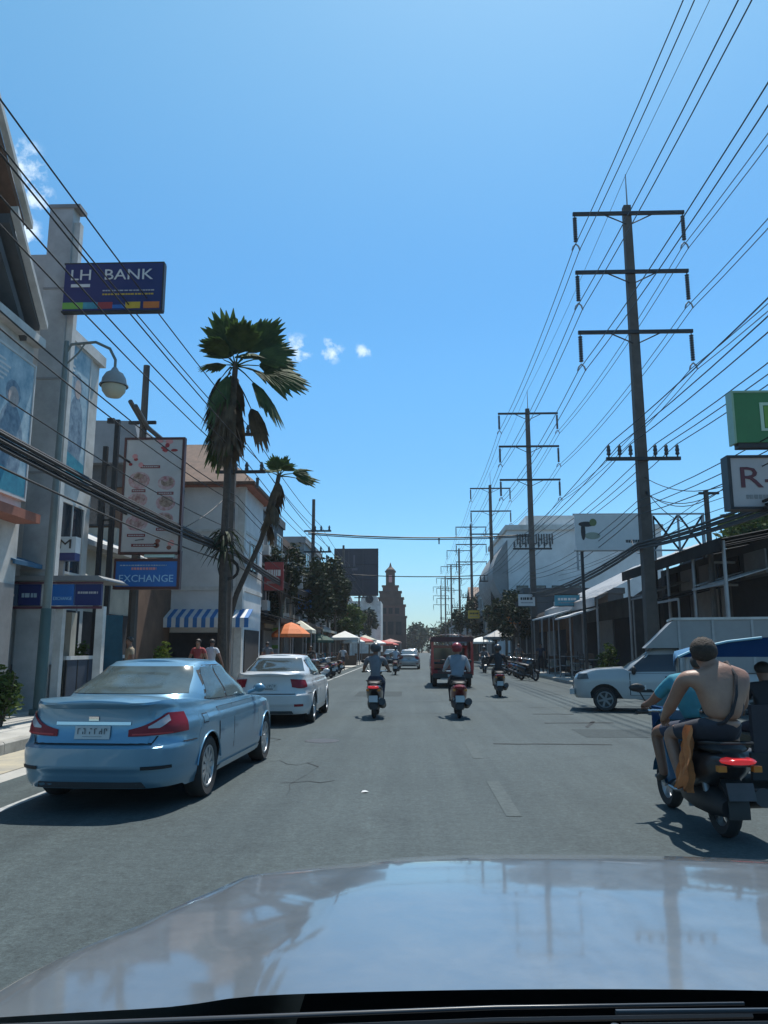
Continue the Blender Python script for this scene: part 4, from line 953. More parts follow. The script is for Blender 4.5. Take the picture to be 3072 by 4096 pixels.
def shrub(label, x, y, z0, r, n, m, size=.08, seed=2, name='shrub', pot=None):
    rg = random.Random(seed); t = thing(name, label, 'plant', (x, y, z0))
    zz = .0
    if pot:
        MB().lathe([(.0, 0), (pot * .7, 0), (pot, pot * 1.5), (pot * .9, pot * 1.5), (pot * .85, pot * 1.3)], (0, 0, 0), 'Z', 12).build('pot', BRICKR, t, 40); zz = pot * 1.4
    b = MB()
    for k in range(7):
        a = rg.random() * 6.28; f = rg.uniform(.2, .7)
        b.tube([(0, 0, zz), (math.cos(a) * r[0] * f * .5, math.sin(a) * r[1] * f * .5, zz + r[2] * .7), (math.cos(a) * r[0] * f, math.sin(a) * r[1] * f, zz + r[2] * rg.uniform(1.0, 1.7))], [.02, .015, .006], 5)
    b.build('stems', BARK, t)
    cb = MB()
    for k in range(5):
        leaves(cb, (rg.uniform(-.4, .4) * r[0], rg.uniform(-.4, .4) * r[1], zz + r[2] * (1.0 + rg.uniform(-.35, .4))), (r[0] * .6, r[1] * .6, r[2] * .6), n // 5, size, rg)
    cb.build('foliage', m, t, None, False)
    return t

def frond(parent, base, d, L, blade, m, spread=75, droop=.5, n=17, side=None, seed=0, twist=0.0):
    """fan leaf: stalk from base along d, then blades radiating in the plane of d and side"""
    rg = random.Random(seed); base = Vector(base); d = Vector(d).normalized()
    sd = Vector(side) if side else d.cross(Vector((0, 0, 1)))
    sd = (sd - d * sd.dot(d)).normalized(); nrm = d.cross(sd).normalized()
    if nrm.z < 0: nrm = -nrm
    n = int(n * 1.3)
    b = MB(); tip = base + d * L + Vector((0, 0, -.04 * L * L))
    b.tube([base, base + d * L * .5 + Vector((0, 0, .02)), tip], [.035, .025, .018], 5)
    for k in range(n):
        u = k / (n - 1) * 2 - 1
        a = R(spread) * u + rg.uniform(-.04, .04)
        q = (d * math.cos(a) + sd * math.sin(a)).normalized()
        Lb = blade * (1 - .28 * abs(u) ** 2) * rg.uniform(.72, 1.1)
        w = blade * .085
        cr = (sd * math.cos(a) - d * math.sin(a)).normalized()
        fold = nrm * (w * .5)
        rows = []
        for j, t in enumerate((0.02, .35, .68, 1.0)):
            ww = w * (.35, 1.2, .95, .08)[j]
            p = tip + q * (Lb * t) + Vector((0, 0, -droop * Lb * (t ** 2.2) * .6)) + nrm * (.02 * rg.random())
            rows.append([p - cr * ww, p + nrm * ww * .25, p + cr * ww])
        b.grid(rows)
    o = b.build('frond', m, parent, None, False)
    return o
# palm 1, wind-blown towards the road
t = thing('fan_palm', 'tall wind blown fan palm with shaggy dead skirt standing before the white house', 'palm tree', (-6.62, 27, .17))
MB().tube([(.12, 0, 0), (.06, 0, 2), (.0, 0, 5), (.05, 0, 8), (.12, 0, 10.2), (.2, 0, 11.9)], [.20, .165, .14, .13, .125, .10], 10).build('trunk', BARKP, t, 60)
T = (.2, 0, 11.75)
for k, (d, L, bl, sp, dr, sd) in enumerate((
        ((-.25, -.2, 1.0), .55, 1.25, 62, .12, (1, .1, 0)), ((.05, .2, 1.0), .5, 1.15, 58, .12, (1, -.2, 0)), ((.75, -.1, .85), .75, 1.25, 40, .12, (.6, 0, -.7)),
        ((.55, .3, .95), .7, 1.2, 45, .15, (.6, -.2, -.6)), ((1.0, -.2, .30), .85, 1.15, 46, .3, (0, .4, 1)), ((1.0, .2, .12), .8, 1.2, 44, .35, (0, .5, 1)),
        ((1.0, -.1, -.25), 1.0, 1.3, 40, .35, (0, .6, 1)), ((.75, .1, -.15), .55, 1.0, 60, .7, (0, 1, .2)), ((.8, -.25, -.75), .95, 1.15, 42, .9, (.5, 1, 0)),
        ((-.9, -.3, .45), .45, .55, 35, .3, (0, 1, .3)), ((.3, -.6, .8), .6, 1.1, 48, .3, (1, .3, 0)), ((.9, .4, .55), .7, 1.1, 44, .35, (0, .7, .6)), ((-.5, -.5, .55), .45, .95, 48, .5, (1, -.6, .2)), ((.5, -.7, .1), .6, 1.0, 44, .6, (1, .6, .2)), ((-.75, .2, .2), .4, .9, 44, .6, (.2, 1, .2)), ((-.6, .3, .9), .45, 1.0, 55, .15, (1, .3, .5)))):
    frond(t, T, d, L * 1.1, bl * 1.3, PALMG, sp * .9, dr, 30, sd, 40 + k)
rgp = random.Random(5)
for k in range(30):        # hanging dead leaves under the crown, blown to the lee side
    a = rgp.uniform(1.3, 5.0); z = 11.75 - rgp.random() * 2.1
    frond(t, (.12 + .1 * math.cos(a), .1 * math.sin(a), z), (math.cos(a) * .55 - .12, math.sin(a) * .5, -.9), .5, rgp.uniform(.95, 1.3), PALMD if k % 3 else PALMG, 30, .8, 11, None, 80 + k)
for k in range(9):
    a = rgp.uniform(0, 6.28); z = 9.9 - rgp.random() * .9
    frond(t, (.06, .0, z), (math.cos(a) * .45 + .1, math.sin(a) * .4, -1), .3, .8, PALMD, 30, .8, 9, None, 120 + k)
frond(t, (.25, 0, 11.2), (.55, 0, -1.0), 1.2, 1.15, PALMD, 26, .9, 11, (1, .3, 0), 140)
cb = MB()
for k in range(70):          # strap leaves arching out of the trunk and hanging
    a = rgp.uniform(0, 6.28); L_ = rgp.uniform(.5, 1.15); z = 5.2 + rgp.uniform(-.4, .45); up = rgp.uniform(-.1, .5)
    d_ = Vector((math.cos(a), math.sin(a), 0)); cr_ = Vector((-math.sin(a), math.cos(a), 0)); rows = []
    for j, f in enumerate((0, .3, .6, .85, 1)):
        p_ = Vector((.03, 0, z)) + d_ * (.12 + L_ * f * .8) + Vector((0, 0, up * f * L_ - 1.1 * L_ * f * f * .8)); w_ = .05 * (.6, 1, .9, .5, .05)[j]
        rows.append([p_ - cr_ * w_, p_ + cr_ * w_])
    cb.grid(rows)
cb.build('epiphyte_clump', LEAF1, t, None, False)
# palm 2, leaning
t = thing('fan_palm', 'second leaning fan palm with shaggy brown upper trunk past the white house corner', 'palm tree', (-7.85, 31, .17))
MB().tube([(0, 0, 0), (.22, 0, 1.3), (.85, 0, 3.6), (1.75, 0, 5.7), (2.25, 0, 7.3), (2.45, 0, 8.5)], [.15, .13, .11, .1, .1, .09], 9).build('trunk', BARKP, t, 60)
T = (2.45, 0, 8.45)
for k, (d, L, bl, sp, dr, sd) in enumerate((
        ((-.2, -.2, 1), .3, .75, 60, .25, (1, .1, 0)), ((.4, .1, 1), .35, .7, 50, .25, (1, 0, -.3)), ((1, -.1, .2), .6, .95, 34, .5, (0, .6, 1)), ((-.9, 0, .5), .3, .7, 50, .5, (0, 1, .4)),
        ((1, .15, -.05), .7, 1.0, 30, .3, (0, .7, 1)), ((.6, -.5, .5), .35, .75, 50, .5, (1, .4, .2)), ((-.4, .6, .7), .3, .7, 50, .4, (1, .4, .2)))):
    frond(t, T, d, L, bl, PALMG, sp, dr, 13, sd, 200 + k)
for k in range(22):
    a = rgp.uniform(0, 6.28); f = rgp.random(); z = 8.4 - f * 1.9
    frond(t, (2.42 - f * .42, 0, z), (math.cos(a) * .4, math.sin(a) * .4, -1), .22, rgp.uniform(.55, .8), PALMD, 28, .6, 7, None, 220 + k)

tree('dark street tree before the dark shophouse past the leaning palm', -7.2, 43, 7.8, (1.5, 2.4, 2.9), 2600, LEAF1, .17, .13, seed=3)
tree('dense dark street tree tangled with wires beyond the notice board', -7.0, 53.5, 8.6, (1.8, 2.6, 3.4), 2800, LEAF1, .19, .14, seed=4)
tree('round green tree below the dark billboard', -6.6, 76, 6.6, (2.0, 2.4, 2.3), 2200, LEAF2, .2, .14, seed=5)
tree('tall dark leafy tree between the notice board and the stalls', -6.6, 62, 9.0, (1.7, 2.6, 3.2), 2600, LEAF1, .2, .14, seed=31)
tree('dark leafy tree close behind the white stall canopy', -6.7, 69, 8.6, (1.6, 2.6, 2.8), 2400, LEAF1, .2, .14, seed=32)
tree('tall dark tree by the fourth power pole', 7.6, 104, 9.0, (2.0, 3, 3.2), 1500, LEAF1, .26, .14, seed=33)
tree('dark leafy tree just past the tin roofed shops', 7.9, 64.5, 6.4, (1.5, 2.2, 2.3), 1700, LEAF1, .19, .12, seed=34)
tree('bushy olive green tree beside the arched white house', -7.4, 92, 6.6, (2.4, 2.5, 2.3), 1800, LEAF2, .24, .15, seed=6)
tree('dark tree in front of the stepped tower base', -6.3, 120, 7.5, (2.0, 2.5, 2.6), 1300, LEAF1, .28, .15, seed=7)
tree('big green tree rising behind the tin roofs by the white R sign', 19.5, 40, 9.0, (4.2, 4.5, 3.2), 4200, LEAF2, .25, .25, seed=8, z0=0, blobs=10)
tree('dark roadside tree under the cables by the second power pole', 8.0, 58, 5.4, (1.3, 2.0, 1.9), 1600, LEAF1, .17, .1, seed=9)
tree('dark bushy tree beneath the third power pole', 7.9, 72, 6.0, (1.3, 2.2, 2.1), 1500, LEAF1, .2, .12, seed=10)
tree('far dark tree on the pole side past the wide white building', 7.9, 98, 6.5, (1.5, 2.5, 2.4), 1200, LEAF1, .25, .12, seed=12)
tree('distant hazy tree mass left of the far road end', -4.6, 200, 9.0, (4, 4, 3.6), 1400, LEAF1, .5, .3, seed=13)
tree('distant dark tree right of the far road end', 9.6, 190, 8.0, (4, 4, 3.2), 1200, LEAF1, .5, .3, seed=14)
tree('distant round tree beyond the footbridge', 4.5, 300, 9.0, (7, 5, 3.5), 900, LEAF1, .7, .3, seed=15)
shrub('leafy green bush behind the sheet fence beside the booth', -8.75, 20.2, .17, (.5, .5, .95), 900, LEAF2, .07, 21)
shrub('yellowish potted plant with broad leaves behind the sedan roof', -7.15, 22.5, .17, (.35, .35, .72), 500, LEAF3, .08, 22, pot=.22)
shrub('low green plant at the left edge beside the pavement', -7.55, 14.4, .17, (.45, .45, .6), 700, LEAF2, .07, 23)
shrub('roadside green shrub at the foot of the tin roofed shop wall', 9.3, 30.5, .14, (.7, .9, .8), 800, LEAF2, .09, 24)
shrub('dusty olive shrub beside the dark shop past the pickup', 8.9, 35.6, .14, (.6, .7, .9), 700, LEAF2, .1, 25)

# ---------------------------------------------------------------- umbrellas, stalls
def umbrella(label, x, y, r, h, m, z0=.17, seed=0, sag=.45):
    t = thing('market_umbrella', label, 'umbrella', (x, y, z0))
    rows = []
    for f in (0.02, .35, .7, 1.0):
        rows.append([(r * f * math.cos(2 * math.pi * k / 8) * (1 - .0 * (k % 2)), r * f * math.sin(2 * math.pi * k / 8), h - sag * f ** 1.5) for k in range(8)])
    rows.append([(p[0], p[1], p[2] - .16) for p in rows[-1]])
    MB().grid(rows, True).build('canopy', m, t)
    MB().cyl((0, 0, 0), (0, 0, h + .05), .03).build('pole', STEEL, t)
    return t
OR = mat('umbrella_orange', (.62, .17, .05), .75, vary=.12); RDU = mat('umbrella_red', (.38, .05, .04), .75, vary=.12); WHU = mat('canopy_white', (.66, .66, .62), .75, vary=.1); GRU = mat('umbrella_green', (.05, .16, .10), .75, vary=.15)
umbrella('orange market umbrella behind the white sedan', -6.15, 40, 1.0, 2.75, OR, sag=.6)
umbrella('dark green market umbrella beyond the orange one', -6.1, 52, 1.0, 2.4, mat('umbrella_dark', (.03, .07, .05), .8, vary=.2))
umbrella('red market umbrella farther along the stalls', -5.2, 84, 1.3, 2.6, RDU)
umbrella('white market umbrella beside the red one', -5.6, 76, 1.2, 2.5, WHU)
umbrella('far red and white stall umbrella near the stepped tower', -3.9, 112, 1.5, 2.7, RDU, 0)
for k, (x, y, r_, h_, m_, lb) in enumerate(((-4.6, 104, 1.4, 2.7, WHU, 'far white umbrella before the tower'), (-4.9, 118, 1.5, 2.8, WHU, 'second far white umbrella before the tower'), (-3.2, 122, 1.5, 2.6, RDU, 'far red umbrella at the road edge by the tower'), (6.4, 70, 1.2, 2.6, WHU, 'white umbrella on the pole side by the blue sign'), )):
    umbrella(lb, x, y, r_, h_, m_, 0)
def stall(label, x, y, w, d, h, m, group=None, z0=.17):
    t = thing('market_stall', label, 'market stall', (x, y, z0), 0, group)
    MB().add([(-w / 2, -d / 2, h), (w / 2, -d / 2, h), (w / 2, d / 2, h), (-w / 2, d / 2, h), (0, -d * .2, h + .55), (0, d * .2, h + .55),
              (-w / 2, -d / 2, h - .2), (w / 2, -d / 2, h - .2), (w / 2, d / 2, h - .2), (-w / 2, d / 2, h - .2)],
             [(0, 1, 4), (1, 2, 5, 4), (2, 3, 5), (3, 0, 4, 5), (0, 6, 7, 1), (1, 7, 8, 2), (2, 8, 9, 3), (3, 9, 6, 0)]).build('canopy', m, t)
    for a in (-1, 1):
        for b in (-1, 1): MB().cyl((a * w * .47, b * d * .47, 0), (a * w * .47, b * d * .47, h), .03, None, 6).build('leg', STEEL, t)
    MB().bb(-w * .45, w * .45, -d * .4, d * .1, .75, .82).bb(-w * .44, w * .44, -d * .39, -d * .37, 0.02, .75).build('counter', BROWNW, t)
    return t
stall('cream stall canopy beside the orange umbrella', -6.55, 46.5, 1.6, 2.0, 2.5, mat('canopy_cream', (.60, .57, .46), .8, vary=.1))
stall('white stall canopy under the round green tree', -5.5, 66, 2.4, 3, 2.3, WHU)
stall('pale stall canopy past the white umbrella', -5.3, 92, 2.6, 3, 2.4, MATS['canopy_cream'])
stall('pink and white stall canopy far down the street', -3.2, 128, 3.6, 3, 2.4, mat('canopy_pink', (.55, .30, .25), .8, vary=.2))
stall('grey stall canopy under the dark trees on the pole side', 6.9, 62, 2.0, 3, 2.3, ROOFG)
stall('dark stall canopy beneath the far pole row', 6.6, 88, 2.2, 3, 2.4, TIND)
stall('faded blue stall canopy on the far pole side', 7.2, 110, 2.4, 3, 2.3, FIG1)
# boxes and goods heaped at the open shop
for k, (x, y, w, d, h, m) in enumerate(((8.6, 37.6, .9, .8, .9, DARKW), (8.5, 39.4, .8, 1.2, .7, GREYW), (8.8, 43.0, 1.0, 1.4, 1.0, DARKW), (8.4, 46.2, .7, .9, .8, BROWNW))):
    t = thing('goods_rack', ('dark loaded rack at the near end of the open shop', 'grey low goods rack in front of the open shop', 'tall dark goods rack in the middle of the open shop', 'brown goods rack at the far end of the open shop')[k], 'rack', (x, y, .14))
    for z in (.05, h * .5, h): MB().bb(-w / 2, w / 2, -d / 2, d / 2, z, z + .04).build('shelf', STEEL, t)
    for a in (-1, 1):
        for b in (-1, 1): MB().bb(a * w * .48 - .02, a * w * .48 + .02, b * d * .48 - .02, b * d * .48 + .02, 0, h + .3).build('upright', FRAMED, t)
    for j in range(6):
        u = rng.uniform(-.3, .3) * w; v = rng.uniform(-.35, .35) * d; zz = (.09, h * .5 + .04, h + .04)[j % 3]
        MB().bb(u - .13, u + .13, v - .12, v + .12, zz, zz + rng.uniform(.12, .3)).build('carton', (m, CREAM, BROWNW)[j % 3], t)

for k in range(110):
    xx = fr_.uniform(-45, 60); leaves(fb, (xx, 266 + fr_.uniform(-5, 10), fr_.uniform(.5, 6.0 + 3.5 * math.sin(xx * .21) + abs(xx) * .06)), (4.0, 3.0, 3.0), 110, .9, fr_, .2)
tl = fb.build('far_treeline', LEAF1, None, None, False); tag(tl, 'far mass of dark trees closing the road at the horizon', 'trees', None, 'stuff')

# ---------------------------------------------------------------- vehicles
def paint(name, c, metal=0.3, rough=0.35, vary=0.05): return mat(name, c, rough, metal, vary=vary, scale=1.5, coat=0.7)
CARGLASS = mat('car_glass', (0.035, 0.045, 0.048), 0.06, vary=0.0, spec=0.9)
CHROME = mat('chrome', (0.6, 0.6, 0.6), 0.15, metal=1.0, vary=0)
ALLOY = mat('alloy_wheel', (0.42, 0.43, 0.44), 0.35, metal=0.7, vary=0.05)
TAILR = mat('tail_lamp_red', (0.20, 0.008, 0.018), 0.35, vary=0.1, spec=0.3)
TAILC = mat('tail_lamp_clear', (0.36, 0.34, 0.36), 0.15, vary=0.1, coat=0.6)
TAILON = mat('tail_lamp_lit', (0.5, 0.02, 0.02), 0.2, vary=0, emit=(1.0, 0.06, 0.08), estr=0.22)
HEADL = mat('head_lamp', (0.45, 0.47, 0.48), 0.1, vary=0.1, coat=0.6)
PLATE = mat('plate_white', (0.42, 0.44, 0.44), 0.5, vary=0.08)
PLATED = mat('plate_text', (0.05, 0.06, 0.07), 0.6, vary=0)
SEAM = mat('seam_dark', (0.012, 0.014, 0.017), 0.7, vary=0)

class Shell:
    def __init__(s, n, hw, yr, yf): s.n = n; s.hw = hw; s.yr = yr; s.yf = yf
    def pos(s, th, z):
        hw, a, b = pl(z, s.hw), pl(z, s.yr), pl(z, s.yf); yc, hl = (a + b) / 2, (b - a) / 2
        c, q = math.cos(th), math.sin(th); e = 2 / s.n
        return Vector((hw * math.copysign(abs(c) ** e, c), yc + hl * math.copysign(abs(q) ** e, q), z))
    def th_y(s, y, z):
        a, b = pl(z, s.yr), pl(z, s.yf); t = max(-1, min(1, (y - (a + b) / 2) / ((b - a) / 2)))
        return math.asin(math.copysign(abs(t) ** (s.n / 2), t))
    def th_x(s, x, z, end):
        t = max(0, min(1, abs(x) / pl(z, s.hw))); th = math.acos(t ** (s.n / 2)) * end
        return th if x >= 0 else math.pi - th
    def nrm(s, th, z):
        e = .01
        v = (s.pos(th + e, z) - s.pos(th - e, z)).cross(s.pos(th, z + e) - s.pos(th, z - e))
        return v.normalized() if v.length > 1e-9 else Vector((0, 0, 1))
    def off(s, th, z, d): return s.pos(th, z) + s.nrm(th, z) * d

def shell_mesh(S_, ths, levels, zlo, zhi, capz=None, crown=0.03, ncap=8):
    """ring surface (right half mirrored) between zlo(y) and zhi(y), closed on top with a slightly crowned deck"""
    b = MB(); rows = []
    zm = None
    for th in ths:
        y = S_.pos(th, (zlo(0) + zhi(0)) / 2).y
        r = []
        for v in levels:
            z = zlo(y) + (zhi(y) - zlo(y)) * v
            r.append(S_.pos(th, z))
        rows.append(r)
    b.grid(rows)
    b.grid([[Vector((-p.x, p.y, p.z)) for p in r] for r in rows])
    if crown is not None:
        cap = []
        for r in rows:
            p = r[-1]; hw = p.x
            cap.append([Vector((hw * (1 - 2 * j / ncap), p.y, p.z + crown * (1 - (1 - 2 * j / ncap) ** 2) * min(1, hw / .5))) for j in range(ncap + 1)])
        b.grid(cap)
    return b
def quad_side(S_, c, sgn, d, nu=8, nv=4):
    """c: four (y, z) corners; patch on the flank, pushed out by d"""
    rows = []
    for i in range(nv + 1):
        v = i / nv; r = []
        for j in range(nu + 1):
            u = j / nu
            y = (c[0][0] * (1 - u) + c[1][0] * u) * (1 - v) + (c[3][0] * (1 - u) + c[2][0] * u) * v
            z = (c[0][1] * (1 - u) + c[1][1] * u) * (1 - v) + (c[3][1] * (1 - u) + c[2][1] * u) * v
            p = S_.off(S_.th_y(y, z), z, d); r.append(Vector((sgn * p.x, p.y, p.z)))
        rows.append(r)
    return MB().grid(rows)
def quad_end(S_, c, end, d, nu=8, nv=4):
    """c: four (x, z) corners on the rear (end=-1) or front (end=1)"""
    rows = []
    for i in range(nv + 1):
        v = i / nv; r = []
        for j in range(nu + 1):
            u = j / nu
            x = (c[0][0] * (1 - u) + c[1][0] * u) * (1 - v) + (c[3][0] * (1 - u) + c[2][0] * u) * v
            z = (c[0][1] * (1 - u) + c[1][1] * u) * (1 - v) + (c[3][1] * (1 - u) + c[2][1] * u) * v
            th = S_.th_x(abs(x), z, end); p = S_.off(th, z, d); r.append(Vector((math.copysign(p.x, x) if abs(x) > 1e-6 else 0, p.y, p.z)))
        rows.append(r)
    return MB().grid(rows)
def wheel(parent, x, y, r, w, sgn, spokes=5, m=None):
    m = m or ALLOY
    k = r / .33
    t = MB().lathe([(.215 * k, -w / 2 + .02), (.30 * k, -w / 2), (.325 * k, -w / 2 + .03), (.33 * k, 0), (.325 * k, w / 2 - .03), (.30 * k, w / 2), (.215 * k, w / 2 - .02)], (0, 0, 0), 'X', 24)
    o = t.build('wheel', RUBBER, parent, 50); o.location = (x, y, r)
    f = sgn * (w / 2 - .03)
    b = MB().lathe([(.225 * k, -sgn * .06), (.225 * k, f + sgn * .015), (.205 * k, f + sgn * .018), (.195 * k, f), (.19 * k, 0)], (0, 0, 0), 'X', 24)
    b.lathe([(.0, f + sgn * .012), (.05 * k, f + sgn * .010), (.055 * k, f - sgn * .02)], (0, 0, 0), 'X', 12)
    for s in range(spokes):
        a = 2 * math.pi * s / spokes + .3
        M = Matrix.Rotation(a, 3, 'X')
        b.box(M @ Vector((f - sgn * .005, 0, .12 * k)), (.025, .055 * k, .17 * k), M)
    b.build('rim', m, o, 40)
    MB().lathe([(.0, f - sgn * .045), (.2 * k, f - sgn * .045)], (0, 0, 0), 'X', 16).build('brake_disc', mat('brake_dark', (.05, .05, .05), .5, .5), o)
    return o

def sedan(label, loc, rz, pm, L=4.82, W=1.82, H=1.47, detail=True, name='parked_car', cat='car', group=None, gl=None, rear=(0, 0), lamp='wide'):
    t = thing(name, label, cat, loc, rz, group)
    sy, sx, sz = L / 4.82, W / 1.82, H / 1.47
    gl = gl or CARGLASS
    ya, yb, wr = -1.33 * sy, 1.445 * sy, .325
    low = Shell(5.2, [(.18, .84 * sx), (.35, .895 * sx), (.55, .91 * sx), (.78, .905 * sx), (.84, .898 * sx), (.90, .865 * sx), (1.0, .82 * sx), (1.12, .77 * sx)],
                [(.18, -2.28 * sy), (.3, -2.37 * sy), (.40, -2.40 * sy), (.44, -2.425 * sy), (.63, -2.43 * sy), (.67, -2.365 * sy), (.72, -2.335 * sy), (.92, -2.315 * sy), (1.01, -2.335 * sy), (1.045, -2.375 * sy), (1.075, -2.37 * sy), (1.12, -2.34 * sy)],
                [(.18, 2.25 * sy), (.35, 2.4 * sy), (.55, 2.41 * sy), (.7, 2.34 * sy), (.85, 2.2 * sy), (1.0, 1.9 * sy)])
    def ztop(y):
        return pl(y, [(-2.42 * sy, 1.06 * sz), (-2.2 * sy, 1.085 * sz), (-1.7 * sy, 1.07 * sz), (-.5 * sy, .98 * sz), (.9 * sy, .97 * sz), (1.3 * sy, .95 * sz), (2.0 * sy, .82 * sz), (2.42 * sy, .64 * sz)])
    def zbot(y):
        z = .21 if abs(y) < 2.0 * sy else .24
        for yc in (ya, yb):
            d = abs(y - yc)
            if d < .385: z = max(z, wr - .02 + math.sqrt(.385 ** 2 - d * d))
        return z
    ths = [low.th_x(x * sx, .55, -1) for x in (0, .15, .3, .45, .6, .7, .78)]
    ys = [-2.2, -2.1, -2.0, -1.9, -1.8] + [(ya + .4 * math.cos(a)) / sy for a in [math.pi * (1 - k / 12) for k in range(13)]] + [-.75, -.5, -.25, 0, .25, .5, .75, .9] + \
         [(yb + .4 * math.cos(a)) / sy for a in [math.pi * (1 - k / 12) for k in range(13)]] + [1.95, 2.05, 2.15, 2.25, 2.33]
    ths += [low.th_y(y * sy, .55) for y in sorted(ys)]
    ths += [low.th_x(x * sx, .55, 1) for x in (.7, .6, .45, .3, .15, 0)]
    ths += [-math.pi / 2 + math.pi * k / 48 for k in range(49)]
    ths = sorted(set(round(a, 5) for a in ths))
    shell_mesh(low, ths, [0, .03] + [k / 36 for k in range(2, 37)], zbot, ztop, crown=.035).build('body', pm, t, 42)
    MB().box((0, 0, .42), (1.38 * sx, 4.2 * sy, .4)).build('underbody', DARK, t)
    # greenhouse
    gb, gr = .96 * sz, H - .03
    gh = Shell(4.2, [(gb, .80 * sx), (gb + .1, .775 * sx), (gr - .08, .60 * sx), (gr, .55 * sx)],
               [(gb, -1.98 * sy), (gb + .12, -1.72 * sy), (gr - .06, -1.0 * sy), (gr, -.80 * sy)], [(gb, 1.22 * sy), (gb + .12, .98 * sy), (gr - .06, .36 * sy), (gr, .16 * sy)])
    gth = [gh.th_x(x * sx, gb + .2, -1) for x in (0, .2, .4, .55, .63)] + [gh.th_y(y * sy, gb + .2) for y in (-1.5, -1.4, -1.2, -.9, -.5, -.1, .3, .6, .72)] + [gh.th_x(x * sx, gb + .2, 1) for x in (.63, .55, .4, .2, 0)]
    gth += [-math.pi / 2 + math.pi * k / 60 for k in range(61)]
    gth = sorted(set(round(a, 5) for a in gth))
    shell_mesh(gh, gth, [k / 24 for k in range(25)], lambda y: gb, lambda y: gr, crown=.035).build('roof', pm, t, 50)
    zl, zh = 1.11 * sz, gr - .055
    quad_end(gh, [(-.66 * sx, zl), (.66 * sx, zl), (.51 * sx, zh), (-.51 * sx, zh)], -1, .006, 18, 8).build('rear_window', gl, t, 60)
    quad_end(gh, [(-.70 * sx, 1.03 * sz), (.70 * sx, 1.03 * sz), (.54 * sx, zh), (-.54 * sx, zh)], 1, .006, 14, 6).build('windscreen', gl, t, 60)
    for sg in (-1, 1):
        quad_side(gh, [(-1.16 * sy, 1.03 * sz), (-.42 * sy, 1.01 * sz), (-.42 * sy, zh - .0), (-.78 * sy, zh - .01)], sg, .006).build('side_window', gl, t, 60)
        quad_side(gh, [(-.36 * sy, 1.01 * sz), (.72 * sy, 1.0 * sz), (.20 * sy, zh - .01), (-.36 * sy, zh)], sg, .006).build('side_window', gl, t, 60)
        quad_side(gh, [(-1.22 * sy, 1.01 * sz), (.80 * sy, .98 * sz), (.22 * sy, zh + .015), (-.82 * sy, zh + .015)], sg, .0025).build('window_trim', SEAM, t, 60)
        wheel(t, sg * (.79 * sx), ya, wr, .21, sg, 10 if lamp == 'wide' else 5); wheel(t, sg * (.79 * sx), yb, wr, .21, sg, 10 if lamp == 'wide' else 5)
        if detail:
            for (y0, y1) in ((-1.0, -.40), (-.38, .86)):
                y0 *= sy; y1 *= sy
                quad_side(low, [(y0 - .02, .27), (y1 + .02, .27), (y1 + .02, .935 * sz), (y0 - .02, .935 * sz)], sg, .002).build('door_gap', SEAM, t, 60)
                d = quad_side(low, [(y0, .28), (y1, .28), (y1, .93 * sz), (y0, .93 * sz)], sg, .005).build('door', pm, t, 60)
                quad_side(low, [(y0 + .06, .80 * sz), (y0 + .24, .80 * sz), (y0 + .24, .83 * sz), (y0 + .06, .83 * sz)], sg, .03, 3, 1).build('handle', pm, d, 60)
            quad_side(low, [(-2.02 * sy, .655), (-1.74 * sy, .655), (-1.74 * sy, .668), (-2.02 * sy, .668)], sg, .004, 6, 1).build('bumper_gap', SEAM, t, 60)
            quad_side(low, [(-1.55 * sy, .80), (-1.40 * sy, .80), (-1.40 * sy, .90), (-1.55 * sy, .90)], sg, .0025, 3, 2).build('fuel_flap_gap', SEAM, t, 60)
            quad_side(low, [(-1.54 * sy, .81), (-1.41 * sy, .81), (-1.41 * sy, .89), (-1.54 * sy, .89)], sg, .004, 3, 2).build('fuel_flap', pm, t, 60)
            quad_side(gh, [(-1.2 * sy, 1.0 * sz), (.82 * sy, .975 * sz), (.82 * sy, .99 * sz), (-1.2 * sy, 1.015 * sz)], sg, .010, 12, 1).build('belt_trim', CHROME, t, 60)
            for yc in (ya, yb):
                MB().tube([(sg * (low.pos(low.th_y(yc + .39 * math.cos(a_), .5), .5).x + .002), yc + .39 * math.cos(a_), wr - .02 + .39 * math.sin(a_)) for a_ in [math.pi * q / 16 for q in range(1, 16)]], .010, 6).build('arch_lip', pm, t, 60)
            quad_side(low, [(-.9 * sy, .24), (1.0 * sy, .24), (1.0 * sy, .30), (-.9 * sy, .30)], sg, .018, 10, 1).build('sill_trim', pm, t, 60)
            MB().ball((sg * .93 * sx, .78 * sy, 1.06 * sz), (.085, .055, .06), 10, 6).cyl((sg * .78 * sx, .76 * sy, 1.0 * sz), (sg * .9 * sx, .78 * sy, 1.04 * sz), .025).build('door_mirror', pm, t, 50)
